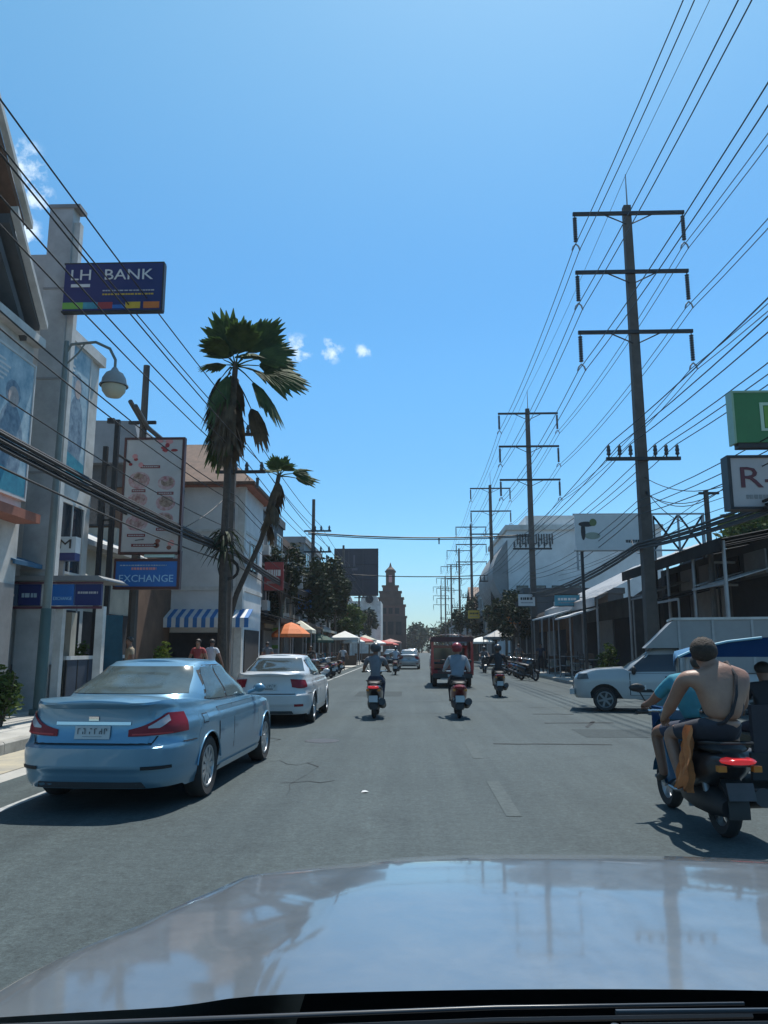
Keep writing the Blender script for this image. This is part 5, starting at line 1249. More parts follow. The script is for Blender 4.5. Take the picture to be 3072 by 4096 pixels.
    # rear
    if lamp == 'wide':
        quad_end(low, [(-.56, .66), (.56, .66), (.60, 1.00), (-.60, 1.00)], -1, .004, 12, 4).build('boot_lid', pm, t, 60)
        for sg in (-1, 1):
            a0, a1 = low.th_x(.36 * sx, .8, -1), low.th_y(-1.93 * sy, .8)
            rows = []; rows2 = []
            for i in range(5):
                rr = []
                for j in range(15):
                    u = j / 14; th = a0 + (a1 - a0) * u
                    zlo_ = .735 + .03 * u; zhi_ = .80 + .17 * min(1, u * 1.6) - .02 * u
                    z = (zlo_ + (zhi_ - zlo_) * i / 4) * sz; p = low.off(th, z, .014); rr.append(Vector((sg * p.x, p.y, p.z)))
                rows.append(rr)
            lp = MB().grid(rows).build('tail_lamp', TAILR, t, 60)
            rows = []
            for i in range(4):
                rr = []
                for j in range(8):
                    u = .22 + .42 * j / 7; th = a0 + (a1 - a0) * u
                    zhi_ = .80 + .17 * min(1, u * 1.6) - .03; zlo_ = zhi_ - .065 * min(1, (u - .15) * 4)
                    z = (zlo_ + (zhi_ - zlo_) * i / 3) * sz; p = low.off(th, z, .018); rr.append(Vector((sg * p.x, p.y, p.z)))
                rows.append(rr)
            MB().grid(rows).build('clear_lens', TAILC, lp, 60)
            quad_end(low, [(sg * .40, .748), (sg * .74, .758), (sg * .74, .772), (sg * .40, .762)], -1, .019, 6, 1).build('lamp_divider', mat('lamp_bright_red', (.42, .02, .03), .3, vary=.1), lp, 60)
            quad_end(low, [(sg * .52, .43), (sg * .76, .43), (sg * .76, .46), (sg * .52, .46)], -1, .008, 5, 1).build('reflector_slot', SEAM, t, 60)
        quad_end(low, [(-.38, .845), (.38, .845), (.38, .875), (-.38, .875)], -1, .02, 8, 1).build('chrome_strip', CHROME, t, 60)
        quad_end(low, [(-.05, .885), (.05, .885), (.05, .93), (-.05, .93)], -1, .018, 4, 2).build('badge', CHROME, t, 60)
        quad_end(low, [(-.60, .655), (.60, .655), (.60, .672), (-.60, .672)], -1, .009, 12, 1).build('boot_gap', SEAM, t, 60)
        for sg in (-1, 1): quad_end(low, [(sg * .59, .67), (sg * .605, .67), (sg * .64, .74), (sg * .625, .74)], -1, .008, 2, 2).build('boot_gap', SEAM, t, 60)
    else:
        for sg in (-1, 1):
            a0, a1 = low.th_x(.50 * sx, .85, -1), low.th_y(-2.02 * sy, .85); rows = []
            for i in range(5):
                rr = []
                for j in range(11):
                    u = j / 10; th = a0 + (a1 - a0) * u; zlo_ = .80 - .03 * math.sin(u * 3.1); zhi_ = .97 - .03 * u
                    p = low.off(th, (zlo_ + (zhi_ - zlo_) * i / 4) * sz, .012); rr.append(Vector((sg * p.x, p.y, p.z)))
                rows.append(rr)
            MB().grid(rows).build('tail_lamp', TAILR, t, 60)
        quad_end(low, [(-.56, .66), (.56, .66), (.58, 1.00), (-.58, 1.00)], -1, .004, 12, 4).build('boot_lid', pm, t, 60)
        quad_end(low, [(-.57, .645), (.57, .645), (.57, .66), (-.57, .66)], -1, .005, 12, 1).build('boot_gap', SEAM, t, 60)
        for sg in (-1, 1): quad_end(low, [(sg * .55, .40), (sg * .72, .40), (sg * .72, .45), (sg * .55, .45)], -1, .008, 5, 1).build('reflector', TAILR, t, 60)
    pz = .70 if lamp == 'wide' else .73
    pn = quad_end(low, [(-.18, pz), (.18, pz), (.18, pz + .135), (-.18, pz + .135)], -1, .022, 4, 2).build('number_plate', PLATE, t, 60)
    b = MB(); rg = random.Random(int(abs(loc[0] * 100)))
    y_ = low.pos(-math.pi / 2, pz + .06).y - .026
    for k in range(6):
        x = -.15 + k * .05 + (.02 if k > 1 else 0)
        b.bb(x, x + .007, y_ - .002, y_, pz + .06, pz + .115 - .03 * (rg.random() < .4)); h_ = rg.choice((.06, .085, .108)); b.bb(x + .007, x + .028, y_ - .002, y_, pz + h_, pz + h_ + .008)
        if rg.random() < .6: b.bb(x + .023, x + .03, y_ - .003, y_ - .001, pz + .06 + .03 * (rg.random() < .5), pz + .115)
    b.bb(-.1, .1, y_ - .002, y_, pz + .018, pz + .038); b.build('plate_print', PLATED, pn)
    quad_end(low, [(-.55 * sx, .25), (.55 * sx, .25), (.52 * sx, .31), (-.52 * sx, .31)], -1, .006, 12, 1).build('lower_valance', mat('valance_grey', (.05, .055, .06), .6, vary=.1), t, 60)
    for sg in (-1, 1):
        quad_end(low, [(sg * .45, .64), (sg * .80, .66), (sg * .76, .76), (sg * .45, .72)], 1, .008, 6, 2).build('head_lamp', HEADL, t, 60)
    quad_end(low, [(-.4, .5), (.4, .5), (.4, .66), (-.4, .66)], 1, .006, 6, 2).build('grille', SEAM, t, 60)
    return t
CAMRY = paint('light_blue_paint', (0.13, 0.265, 0.37), 0.45, 0.32)
WCAR = paint('white_car_paint', (0.46, 0.48, 0.49), 0.0, 0.35)
BACKGL = mat('rear_glass_grey', (0.055, 0.075, 0.075), 0.12, vary=0.3, scale=3, spec=0.55)
sedan('light blue sedan parked at the left kerb nearest the viewer', (-3.06, 10.14, 0), R(-2.3), CAMRY, name='parked_sedan', gl=BACKGL)
sedan('white sedan parked just ahead of the light blue sedan', (-2.97, 18.6, 0), R(0), WCAR, L=4.55, W=1.76, H=1.46, name='parked_sedan', lamp='round')
sedan('silver car far ahead in the middle of the left lane', (-.1, 62, 0), 0, paint('silver_paint', (.38, .39, .40), .5), L=4.4, W=1.75, H=1.5, detail=False, name='moving_car', lamp='round')
sedan('grey car far down the street beside the red truck', (-1.7, 72, 0), 0, paint('grey_paint', (.16, .17, .18), .5), L=4.4, W=1.75, H=1.5, detail=False, name='moving_car', lamp='round')
sedan('dark oncoming car far away on the pole side lane', (4.4, 84, 0), math.pi, paint('dark_paint', (.03, .03, .035), .3), L=4.4, W=1.75, H=1.5, detail=False, name='moving_car', lamp='round')
sedan('far white car following the traffic near the horizon', (.3, 104, 0), 0, WCAR, L=4.4, W=1.75, H=1.55, detail=False, name='moving_car', lamp='round')

# white pickup with tall slanted box, crossing from the side road, nose to the left
t = thing('box_pickup', 'white pickup truck with tall slant nosed box emerging from the side road', 'truck', (7.1, 20.7, 0), R(76))
PW = paint('pickup_white', (.37, .385, .39), 0.0, 0.35)
low = Shell(7.0, [(.25, .78), (.45, .84), (.8, .85), (1.05, .80), (1.15, .75)], [(.25, -2.5), (1.15, -2.5)], [(.25, 2.66), (.42, 2.78), (.75, 2.78), (.92, 2.70), (1.06, 2.5), (1.2, 2.3)])
def ztop(y): return pl(y, [(-2.5, .98), (1.4, .98), (1.75, 1.08), (2.4, 1.04), (2.65, .98), (2.78, .88)])
def zbot(y):
    z = .33
    for yc in (1.98, -1.35):
        d = abs(y - yc)
        if d < .40: z = max(z, .30 + math.sqrt(.40 ** 2 - d * d))
    return z
ths = [low.th_x(x, .6, -1) for x in (0, .3, .6, .75)] + [low.th_y(y, .6) for y in [-2.3, -1.9] + [-1.35 + .415 * math.cos(math.pi * (1 - k / 12)) for k in range(13)] + [-.6, 0, .6, 1.2] + [1.98 + .415 * math.cos(math.pi * (1 - k / 12)) for k in range(13)] + [2.5, 2.6, 2.7]] + [low.th_x(x, .6, 1) for x in (.75, .6, .45, .3, .15, 0)]
ths = sorted(set(round(a, 5) for a in ths))
shell_mesh(low, ths, [0, .1, .25, .4, .55, .7, .82, .92, 1.0], zbot, ztop, crown=.04).build('body', PW, t, 42)
MB().box((0, 0, .5), (1.45, 4.7, .35)).build('underbody', DARK, t)
cab = Shell(6.0, [(.95, .78), (1.1, .76), (1.5, .66), (1.58, .60)], [(.95, -.15), (1.58, .0)], [(.95, 1.62), (1.08, 1.5), (1.5, .92), (1.58, .72)])
cth = sorted(set([round(cab.th_x(x, 1.2, -1), 5) for x in (0, .3, .6)] + [round(cab.th_y(y, 1.2), 5) for y in (0, .3, .6, .9, 1.1, 1.2)] + [round(cab.th_x(x, 1.2, 1), 5) for x in (.6, .45, .3, .15, 0)]))
shell_mesh(cab, cth, [0, .2, .4, .6, .8, .93, 1], lambda y: .95, lambda y: 1.58, crown=.03).build('cab_roof', PW, t, 50)
for sg in (-1, 1):
    quad_side(cab, [(.16, 1.02), (1.42, 1.0), (.92, 1.43), (.16, 1.45)], sg, .006).build('side_window', mat('cab_glass', (.03, .035, .045), .1, vary=0), t, 60)
    quad_side(low, [(.22, .42), (1.36, .42), (1.36, .97), (.22, .97)], sg, .002).build('door_gap', SEAM, t, 60)
    d = quad_side(low, [(.24, .43), (1.34, .43), (1.34, .96), (.24, .96)], sg, .005).build('door', PW, t, 60)
    quad_side(low, [(.30, .86), (.50, .86), (.50, .895), (.30, .895)], sg, .02, 3, 1).build('handle', SEAM, d, 60)
    for y in (1.98, -1.35): wheel(t, sg * .70, y, .30, .22, sg, 6, mat('steel_rim', (.20, .21, .22), .5, .5, vary=.1))
    quad_side(low, [(2.36, .82), (2.66, .80), (2.62, .94), (2.40, .95)], sg, .012, 5, 2).build('head_lamp', mat('head_lamp_dark', (.08, .085, .09), .15, vary=.1), t, 60)
    MB().ball((sg * .93, 1.25, 1.04), (.09, .06, .11), 8, 6).cyl((sg * .78, 1.22, 1.0), (sg * .9, 1.25, 1.03), .02).build('door_mirror', BLACK, t, 50)
    quad_side(low, [(.75, .50), (1.2, .50), (1.12, .58), (.85, .58)], sg, .012, 6, 1).build('dark_emblem', SEAM, t, 60)
    quad_side(low, [(.96, .56), (1.0, .56), (1.0, .68), (.97, .68)], sg, .014, 2, 1).build('pale_emblem', SIGNW, t, 60)
quad_end(cab, [(-.62, 1.1), (.62, 1.1), (.56, 1.5), (-.56, 1.5)], 1, .006).build('windscreen', CARGLASS, t, 60)
quad_end(low, [(-.5, .5), (.5, .5), (.45, .82), (-.45, .82)], 1, .008).build('grille', SEAM, t, 60)
MB().prism([(-2.55, 1.0), (.12, 1.0), (.12, 1.60), (.95, 1.60), (.22, 2.30), (-2.55, 2.30)], 'x', -.86, .86).build('box', mat('box_panel', (.26, .27, .275), .5, vary=.08), t)
MB().bb(-.9, .9, -2.6, .26, 2.30, 2.36).build('box_roof', WHITE, t)
for y in (-2.54, -1.6, -.7, .1): MB().bb(-.885, -.862, y - .03, y + .03, 1.02, 2.29).build('box_rib', STEEL, t)
MB().bb(.0, .7, 2.74, 2.86, .42, .56).bb(-.7, 0, 2.741, 2.86, .42, .56).build('bumper', PW, t)

# red covered passenger truck
t = thing('red_truck', 'dark red covered passenger truck with open back ahead of the red helmeted rider', 'truck', (1.75, 34.6, 0))
RT = paint('truck_red', (.42, .03, .028), 0.1, .4); RTD = mat('truck_dark_red', (.075, .018, .022), .5, vary=.2)
MB().bb(-.85, .85, -2.0, .55, .55, .72).build('bed_floor', RTD, t)
for sg in (-1, 1):
    MB().bb(sg * .85 - .035, sg * .85 + .035, -2.0, .5, .72, 1.12).build('bed_side', RT, t)
    MB().bb(sg * .82 - .05, sg * .82 + .05, -2.02, -1.92, .5, 2.0).build('rear_post', RT, t); MB().bb(sg * .82 - .04, sg * .82 + .04, -.7, -.62, 1.1, 2.0).build('side_post', RTD, t)
    MB().bb(sg * .85 - .02, sg * .85 + .02, -1.9, .4, 1.55, 2.0).build('side_curtain', RTD, t)
    MB().bb(sg * .55 - .18, sg * .55 + .18, -1.9, .4, .95, 1.0).build('bench', DARK, t)
    MB().bb(sg * .72 - .1, sg * .72 + .1, -2.06, -2.03, .58, .72).build('tail_lamp', TAILR, t)
    wheel(t, sg * .72, -1.1, .33, .2, sg, 6); wheel(t, sg * .72, 1.75, .33, .2, sg, 6)
rows = []
for y in (-2.15, -1.2, -.2, .7):
    rows.append([(-.9, y, 1.95), (-.86, y, 2.08), (-.5, y, 2.16), (0, y, 2.19), (.5, y, 2.16), (.86, y, 2.08), (.9, y, 1.95)])
MB().grid(rows).build('canopy_roof', RT, t, 50)
MB().bb(-.88, .88, -2.16, -2.1, 1.86, 2.06).build('header_board', RTD, t)
MB().bb(-.82, .82, -2.09, -2.0, .38, .56).build('rear_bumper', FRAMED, t); MB().bb(-.5, .5, -2.3, -2.05, .33, .38).build('step', STEEL, t)
MB().bb(-.2, .2, -2.11, -2.09, .42, .53).build('number_plate', PLATE, t)
MB().prism([(.6, .5), (2.55, .5), (2.6, .9), (1.9, 1.05), (1.45, 1.65), (.62, 1.72)], 'x', -.82, .82).build('cab', RT, t)
MB().bb(-.7, .7, .57, .595, 1.1, 1.6).build('cab_window', CARGLASS, t)
MB().bb(-.7, .7, -1.9, 2.4, .32, .5).build('chassis', DARK, t)

# blue canopied sidecar at the right edge
t = thing('sidecar', 'blue canopied motorcycle sidecar at the right edge behind the shirtless rider', 'sidecar', (4.12, 9.9, 0), R(2))
SB = mat('sidecar_blue', (.008, .036, .10), .95, vary=.15, spec=.1); SC = mat('sidecar_cyan', (.035, .20, .26), .4, vary=.1, coat=.3); SBR = mat('sidecar_bench', (.14, .10, .06), .7, vary=.2)
CX_ = [(-1.08, 1.50), (-.95, 1.555), (-.8, 1.61), (-.5, 1.675), (-.1, 1.72), (.3, 1.735), (.95, 1.72)]
rows = [[(max(x, -1.08 + (y + .77) * .34), y, z - dz) for x, z in CX_] for y, dz in ((-.77, 0), (-.3, .02), (.2, .05), (.6, .09), (.85, .15))]
MB().grid(rows).build('canopy', mat('canopy_top_blue', (.05, .16, .30), .7, vary=.1, spec=.3), t, 50)
MB().grid([[(x, -.775, z) for x, z in CX_], [(x, -.78, min(z - .01, 1.50 if x > -1.1 else 1.49)) for x, z in CX_]]).build('canopy_valance', SB, t, 50)
MB().tube([(x, -.785, z) for x, z in CX_[:5]], .014, 8).build('canopy_sunlit_edge', mat('canopy_sunlit_pale', (.22, .44, .54), .5, vary=.1), t, 50)  # sunlight along the curved canopy edge, painted as a pale cyan strip
for x, y in ((-.95, -.7), (-.5, .8), (.9, -.7), (.9, .8)): MB().cyl((x, y, .3), (x, y, 1.54), .022).build('post', STEEL, t)
MB().bb(-.85, .9, -.55, .75, .24, .32).build('floor', FRAMED, t); MB().bb(-.25, .9, -.62, -.56, .12, .42).build('rear_panel', mat('sidecar_dark', (.02, .022, .026), .6, vary=.2), t)
MB().bb(-.2, .9, -.55, -.1, .46, .60).build('bench', SBR, t); MB().bb(-.2, .9, -.60, -.52, .42, .95).build('bench_back', mat('bench_back_dark', (.028, .026, .035), .7, vary=.2), t)
MB().grid([[(-.80, .7, .3), (-.4, .82, .3)], [(-.84, .75, .7), (-.4, .9, .72)], [(-.82, .72, 1.0), (-.45, .88, 1.05)], [(-.7, .68, 1.18), (-.5, .8, 1.2)]]).build('front_shield', SC, t, 50)
MB().bb(-.9, -.82, .0, .75, .32, .85).build('side_panel', SB, t)
wheel(t, -.62, .1, .26, .12, -1, 6); wheel(t, .62, .1, .26, .12, 1, 6)

# ---------------------------------------------------------------- scooters
def loft(mb, secs, n=12, ex=2.6):
    rows = []
    for (y, z, hw, hh) in secs:
        r = []
        for k in range(n):
            a = 2 * math.pi * k / n; c, s = math.cos(a), math.sin(a)
            r.append((hw * math.copysign(abs(c) ** (2 / ex), c), y, z + hh * math.copysign(abs(s) ** (2 / ex), s)))
        rows.append(r)
    mb.grid(rows, True); mb.add(rows[0], [tuple(range(n - 1, -1, -1))]); mb.add(rows[-1], [tuple(range(n))])
    return mb
SEATM = mat('seat_vinyl', (.02, .02, .022), .6, vary=.1)
ENG = mat('engine_dark', (.045, .045, .048), .5, .4, vary=.15)
def scooter(label, loc, rz, pm, fm=None, lamp=None, name='scooter', group=None, mirrors=True, stand=False, plate=None):
    fm = fm or pm; t = thing(name, label, 'scooter', loc, rz, group)
    for y in (-.62, .64):
        w = MB().lathe([(.17, -.035), (.235, -.05), (.262, -.03), (.27, 0), (.262, .03), (.235, .05), (.17, .035)], (0, 0, 0), 'X', 20).build('wheel', RUBBER, t, 50)
        w.location = (0, y, .27)
        b = MB().lathe([(.175, -.03), (.175, .03)], (0, 0, 0), 'X', 18).lathe([(.05, -.06), (.05, .06)], (0, 0, 0), 'X', 10, True)
        for k in range(5):
            M = Matrix.Rotation(k * 1.2566, 3, 'X'); b.box(M @ Vector((0, 0, .11)), (.03, .03, .13), M)
        b.build('rim', ALLOY, w, 40)
    loft(MB(), [(-1.0, .71, .07, .04), (-.9, .69, .13, .09), (-.7, .64, .18, .15), (-.45, .57, .20, .20), (-.2, .51, .19, .21), (-.05, .46, .15, .18)]).build('tail_body', pm, t, 50)
    loft(MB(), [(-.86, .79, .08, .02), (-.78, .80, .15, .045), (-.5, .80, .165, .05), (-.3, .77, .16, .05), (-.05, .75, .13, .05), (.02, .72, .08, .03)]).build('seat', SEATM, t, 50)
    loft(MB(), [(-.1, .31, .13, .05), (.1, .29, .14, .04), (.3, .29, .13, .04), (.42, .34, .10, .05)]).build('footboard', pm, t, 50)
    rows = []
    for y, z, hw, dy in ((.36, .30, .13, .04), (.38, .48, .17, .06), (.40, .68, .20, .09), (.42, .84, .21, .10), (.43, .95, .14, .07)):
        rows.append([(hw * u, y + dy * (1 - abs(u) ** 1.6), z) for u in (-1, -.75, -.4, 0, .4, .75, 1)])
    b = MB().grid(rows); b.grid([[(p[0] * .9, p[1] - .05, p[2]) for p in r] for r in rows]); b.build('leg_shield', fm, t, 50)
    loft(MB(), [(.38, .60, .07, .16), (.46, .62, .11, .20), (.55, .70, .12, .12), (.6, .74, .08, .07)]).build('front_cowl', fm, t, 50)
    loft(MB(), [(.36, 1.0, .10, .05), (.43, 1.01, .13, .07), (.50, 1.0, .11, .06), (.54, .99, .05, .04)]).build('handlebar_cover', fm, t, 50)
    MB().tube([(-.34, .33, 1.03), (-.2, .42, 1.04), (0, .44, 1.03), (.2, .42, 1.04), (.34, .33, 1.03)], .016, 8).build('handlebar', CHROME, t, 50)
    for s in (-1, 1):
        MB().cyl((s * .25, .385, 1.035), (s * .36, .315, 1.03), .021, None, 8).build('grip', BLACK, t, 50)
        MB().tube([(s * .2, .42, 1.05), (s * .26, .43, 1.16), (s * .3, .42, 1.24)], .007, 6).ball((s * .32, .42, 1.28), (.075, .018, .045), 10, 6).build('mirror', BLACK, t, 50)
        MB().cyl((s * .06, .64, .27), (s * .06, .5, .7), .022, None, 8).build('fork_leg', STEEL, t, 50)
        MB().cyl((s * .11, -.64, .3), (s * .12, -.52, .62), .028, None, 8).build('shock_absorber', STEEL, t, 50)
        MB().bb(s * .13 - .03, s * .13 + .03, -1.0, -.94, .63, .68).build('indicator', mat('indicator_amber', (.45, .16, .02), .3), t)
    rows = []
    for k in range(8):
        a = R(15 + 20 * k); rows.append([(x, .64 + .30 * math.cos(a), .27 + .30 * math.sin(a)) for x in (-.065, -.04, .04, .065)])
    MB().grid(rows).build('front_fender', fm, t, 50)
    rows = []
    for k in range(7):
        a = R(70 + 20 * k); rows.append([(x, -.62 + .31 * math.cos(a), .27 + .31 * math.sin(a)) for x in (-.08, -.05, .05, .08)])
    MB().grid(rows).build('rear_fender', BLACK, t, 50)
    MB().box((0, -.98, .46), (.2, .012, .15), Matrix.Rotation(R(-18), 3, 'X')).build('number_plate', plate or PLATE, t)
    loft(MB(), [(-1.045, .72, .08, .02), (-1.01, .72, .12, .03), (-.94, .72, .13, .035)]).build('tail_lamp', lamp or TAILR, t, 50)
    MB().tube([(-.12, -.3, .8), (-.17, -.8, .86), (-.12, -.96, .87), (.12, -.96, .87), (.17, -.8, .86), (.12, -.3, .8)], .014, 6).build('grab_rail', BLACK, t, 50)
    loft(MB(), [(-.84, .29, .10, .08), (-.6, .32, .16, .14), (-.3, .34, .18, .16), (-.1, .34, .16, .14), (.05, .34, .12, .08)]).build('engine', ENG, t, 50)
    MB().tube([(.15, -.15, .26), (.19, -.4, .29), (.2, -.92, .40)], [.04, .085, .082], 12).build('muffler', ENG, t, 50)
    if stand: MB().tube([(-.1, -.12, .3), (-.16, -.2, .1), (-.2, -.22, .02)], .012, 6).build('side_stand', STEEL, t, 50)
    return t

# ---------------------------------------------------------------- people
SKIN = mat('skin', (.30, .16, .105), .55, vary=.1, scale=4); SKIND = mat('skin_brown', (.20, .105, .07), .55, vary=.1, scale=4)
HAIR = mat('dark_hair', (.022, .016, .013), .6, vary=.2, scale=20)
def seated(lean=.0, headdy=.0):
    L = lean
    return dict(pelvis=(0, -.22, .88), spine=(0, -.20 + L * .4, 1.06), chest=(0, -.15 + L, 1.26), neck=(0, -.10 + L * 1.2, 1.43), jaw=(0, -.06 + L * 1.3 + headdy, 1.50), head=(0, -.06 + L * 1.3 + headdy, 1.57), crown=(0, -.065 + L * 1.3 + headdy, 1.64),
                sh=(.185, -.13 + L, 1.36), el=(.285, .06 + L * .6, 1.13), wr=(.315, .28, 1.05), ha=(.31, .335, 1.045), hip=(.10, -.18, .86), kn=(.17, .24, .80), an=(.15, .17, .40), to=(.155, .33, .345))
def standing(a=.1, stride=.08):
    return dict(pelvis=(0, 0, .95), spine=(0, .01, 1.12), chest=(0, 0, 1.30), neck=(0, .0, 1.47), jaw=(0, .025, 1.54), head=(0, .03, 1.60), crown=(0, .025, 1.68),
                sh=(.18, 0, 1.40), el=(.24 + a * .3, .0, 1.12), wr=(.25 + a * .5, .06, .88), ha=(.25 + a * .5, .08, .80), hip=(.09, 0, .93), kn=(.10, stride, .50), an=(.10, 0, .08), to=(.11, .14, .035))
RAD = dict(pelvis=.135, spine=.125, chest=.135, neck=.052, jaw=.066, head=.085, crown=.072, sh=.068, el=.043, wr=.03, ha=.034, hip=.095, kn=.062, an=.042, to=.036)
def person(label, J, loc, rz, cl, helmet=None, hair=HAIR, hairk=1.0, fingers=False, RJ=None, LJ=None, scale=1.0, fat=1.0, sleeve=.5, short=True, name='person', broad=1.0):
    """cl: dict torso/arm/leg/skin/shoe materials. Returns the thing (one continuous mesh) with hair or helmet as child"""
    V, E, RR, tags = [], [], [], []
    idx = {}
    def v(nm, p, r): idx[nm] = len(V); V.append(p); RR.append(r); return idx[nm]
    def e(a, b, tg): E.append((idx[a], idx[b])); tags.append((idx[a], idx[b], tg))
    F = lambda k: RAD[k] * (fat if k in ('pelvis', 'spine', 'chest', 'hip') else 1)
    for k in ('pelvis', 'spine', 'chest', 'neck', 'jaw', 'head', 'crown'): v(k, J[k], F(k))
    nose = Vector(J['head']) + Vector((0, .095, -.02)); v('nose', nose, .016)
    v('waist', tuple(J['pelvis'][i] * .62 + J['spine'][i] * .38 for i in range(3)), (F('pelvis') + F('spine')) / 2)
    e('pelvis', 'waist', 'leg'); e('waist', 'spine', 'torso'); e('spine', 'chest', 'torso'); e('chest', 'neck', 'torso'); e('neck', 'jaw', 'skin'); e('jaw', 'head', 'skin'); e('head', 'crown', 'skin'); e('head', 'nose', 'skin')
    for s, sf, JJ in ((1, '_r', RJ), (-1, '_l', LJ)):
        Q = dict(J)
        if JJ: Q.update(JJ)
        P = lambda k: (s * Q[k][0], Q[k][1], Q[k][2])
        for k in ('sh', 'el', 'wr', 'ha', 'hip', 'kn', 'an', 'to'): v(k + sf, P(k), F(k))
        m1 = tuple(P('sh')[i] * (1 - sleeve) + P('el')[i] * sleeve for i in range(3)); v('ua' + sf, m1, .056)
        e('chest', 'sh' + sf, 'torso'); e('sh' + sf, 'ua' + sf, 'arm'); e('ua' + sf, 'el' + sf, 'skin' if sleeve < .95 else 'arm'); e('el' + sf, 'wr' + sf, 'forearm'); e('wr' + sf, 'ha' + sf, 'hand')
        e('pelvis', 'hip' + sf, 'leg')
        m2 = tuple(P('hip')[i] * .3 + P('kn')[i] * .7 for i in range(3)); v('th' + sf, m2, .075)
        e('hip' + sf, 'th' + sf, 'leg'); e('th' + sf, 'kn' + sf, 'leg' if not short else 'skin'); e('kn' + sf, 'an' + sf, 'skin' if short else 'leg'); e('an' + sf, 'to' + sf, 'shoe')
        if fingers:
            h = Vector(P('ha')); w = Vector(P('wr')); d = (h - w).normalized(); sd = Vector((1, 0, 0)); sd = (sd - d * sd.dot(d)).normalized()
            for k in range(4):
                o = sd * (.027 - .018 * k); L = (.036, .041, .038, .031)[k]
                a = h + d * .028 + o; b_ = a + d * L * .8 + Vector((0, 0, -.022)); c = b_ + d * -.005 + Vector((0, 0, -.032))
                for nm, p, r in (('f%da' % k, a, .0105), ('f%db' % k, b_, .0095), ('f%dc' % k, c, .008)): v(nm + sf, tuple(p), r)
                e('ha' + sf, 'f%da' % k + sf, 'hand'); e('f%da' % k + sf, 'f%db' % k + sf, 'hand'); e('f%db' % k + sf, 'f%dc' % k + sf, 'hand')
            a = h - d * .01 - sd * (.035 * s); b_ = a + d * .035 + Vector((0, 0, -.03)); v('t_a' + sf, tuple(a), .012); v('t_b' + sf, tuple(b_), .009)
            e('ha' + sf, 't_a' + sf, 'hand'); e('t_a' + sf, 't_b' + sf, 'hand')
    me = bpy.data.meshes.new(name); me.from_pydata([tuple(c * scale for c in p) for p in V], E, [])
    tmp = bpy.data.objects.new('tmp_person', me); COL.objects.link(tmp)
    sk = tmp.modifiers.new('skin', 'SKIN'); sk.use_smooth_shade = True
    for i, r in enumerate(RR): me.skin_vertices[0].data[i].radius = (r * scale, r * scale)
    for i in range(len(V)): me.skin_vertices[0].data[i].use_root = (i == 0)
    dg = bpy.context.evaluated_depsgraph_get(); dg.update()
    cm = bpy.data.meshes.new_from_object(tmp.evaluated_get(dg))
    keys = ['skin', 'torso', 'arm', 'forearm', 'hand', 'leg', 'shoe']
    cm.materials.clear()
    for k in keys: cm.materials.append(cl.get(k, cl['skin']))
    segs = [(Vector(V[a]) * scale, Vector(V[b]) * scale, tg) for a, b, tg in tags]
    mi = []
    for f in cm.polygons:
        c = f.center; best = None
        for a, b, tg in segs:
            ab = b - a; tt = max(0, min(1, (c - a).dot(ab) / max(1e-9, ab.length_squared)))
            d = (c - a - ab * tt).length
            if best is None or d < best[0]: best = (d, tg)
        mi.append(keys.index(best[1]))
    cm.polygons.foreach_set('material_index', mi)
    tmp.modifiers.clear(); tmp.data = cm
    sb = tmp.modifiers.new('sub', 'SUBSURF'); sb.levels = 2; sb.render_levels = 2
    dg = bpy.context.evaluated_depsgraph_get(); dg.update()
    nm = bpy.data.meshes.new_from_object(tmp.evaluated_get(dg))
    bpy.data.objects.remove(tmp)
    if broad != 1.0:
        x0 = J['chest'][0]
        for v_ in nm.vertices:
            z = v_.co.z; f = max(0, min(1, (z - .88) / .2)) * max(0, min(1, (1.50 - z) / .1)); v_.co.x = x0 + (v_.co.x - x0) * (1 + (broad - 1) * f)
    nm.shade_smooth()
    o = bpy.data.objects.new(name, nm); COL.objects.link(o); o.location = loc; o.rotation_euler = (0, 0, rz)
    tag(o, label, 'person')
    hc = Vector(J['head']) * scale
    if helmet:
        b = MB(); rows = []
        for i in range(9):
            a = R(-38 + 128 * i / 8)
            rows.append([(hc.x + .132 * math.cos(a) * math.cos(2 * math.pi * k / 16), hc.y - .005 + .15 * math.cos(a) * math.sin(2 * math.pi * k / 16), hc.z + .03 + .14 * math.sin(a)) for k in range(16)])
        b.grid(rows, True); hm = b.build('helmet', helmet, o, 60)
        MB().grid([[(hc.x + x, hc.y + .14 * math.cos(x * 7), hc.z + z) for x in (-.1, -.05, 0, .05, .1)] for z in (-.03, .05)]).build('visor', CARGLASS, hm, 60)
    elif hair:
        b = MB(); rows = []
        for i in range(8):
            a = R((-22 if hairk == 1 else -48) + (112 if hairk == 1 else 138) * i / 7); r = []
            for k in range(16):
                ph = 2 * math.pi * k / 16; fr = max(0, math.sin(ph))
                zz = hc.z + .028 + .098 * hairk * math.sin(a) + .09 * hairk * fr * max(0, 1 - i / 4) + .006 * math.sin(k * 5 + i * 3) * (hairk > 1)
                r.append((hc.x + (.094 * hairk + .004 * math.sin(k * 7 + i * 2)) * math.cos(a) * math.cos(ph), hc.y - .012 + .103 * hairk * math.cos(a) * math.sin(ph), zz))
            rows.append(r)
        b.grid(rows, True); b.build('hair', hair, o, 60)
    return o
def cloth(n, c): return mat('cloth_' + n, c, .85, vary=.15, scale=8, bump=.2, bscale=25)
GREYT = cloth('grey_shirt', (.13, .14, .16)); WHT = cloth('pale_shirt', (.42, .45, .50)); BLK = cloth('black', (.02, .02, .024)); NAVYC = cloth('navy', (.03, .04, .07)); TANC = cloth('tan', (.30, .24, .17)); REDC = cloth('red', (.3, .05, .05))
SLATE = cloth('slate_shirt', (.17, .20, .24))
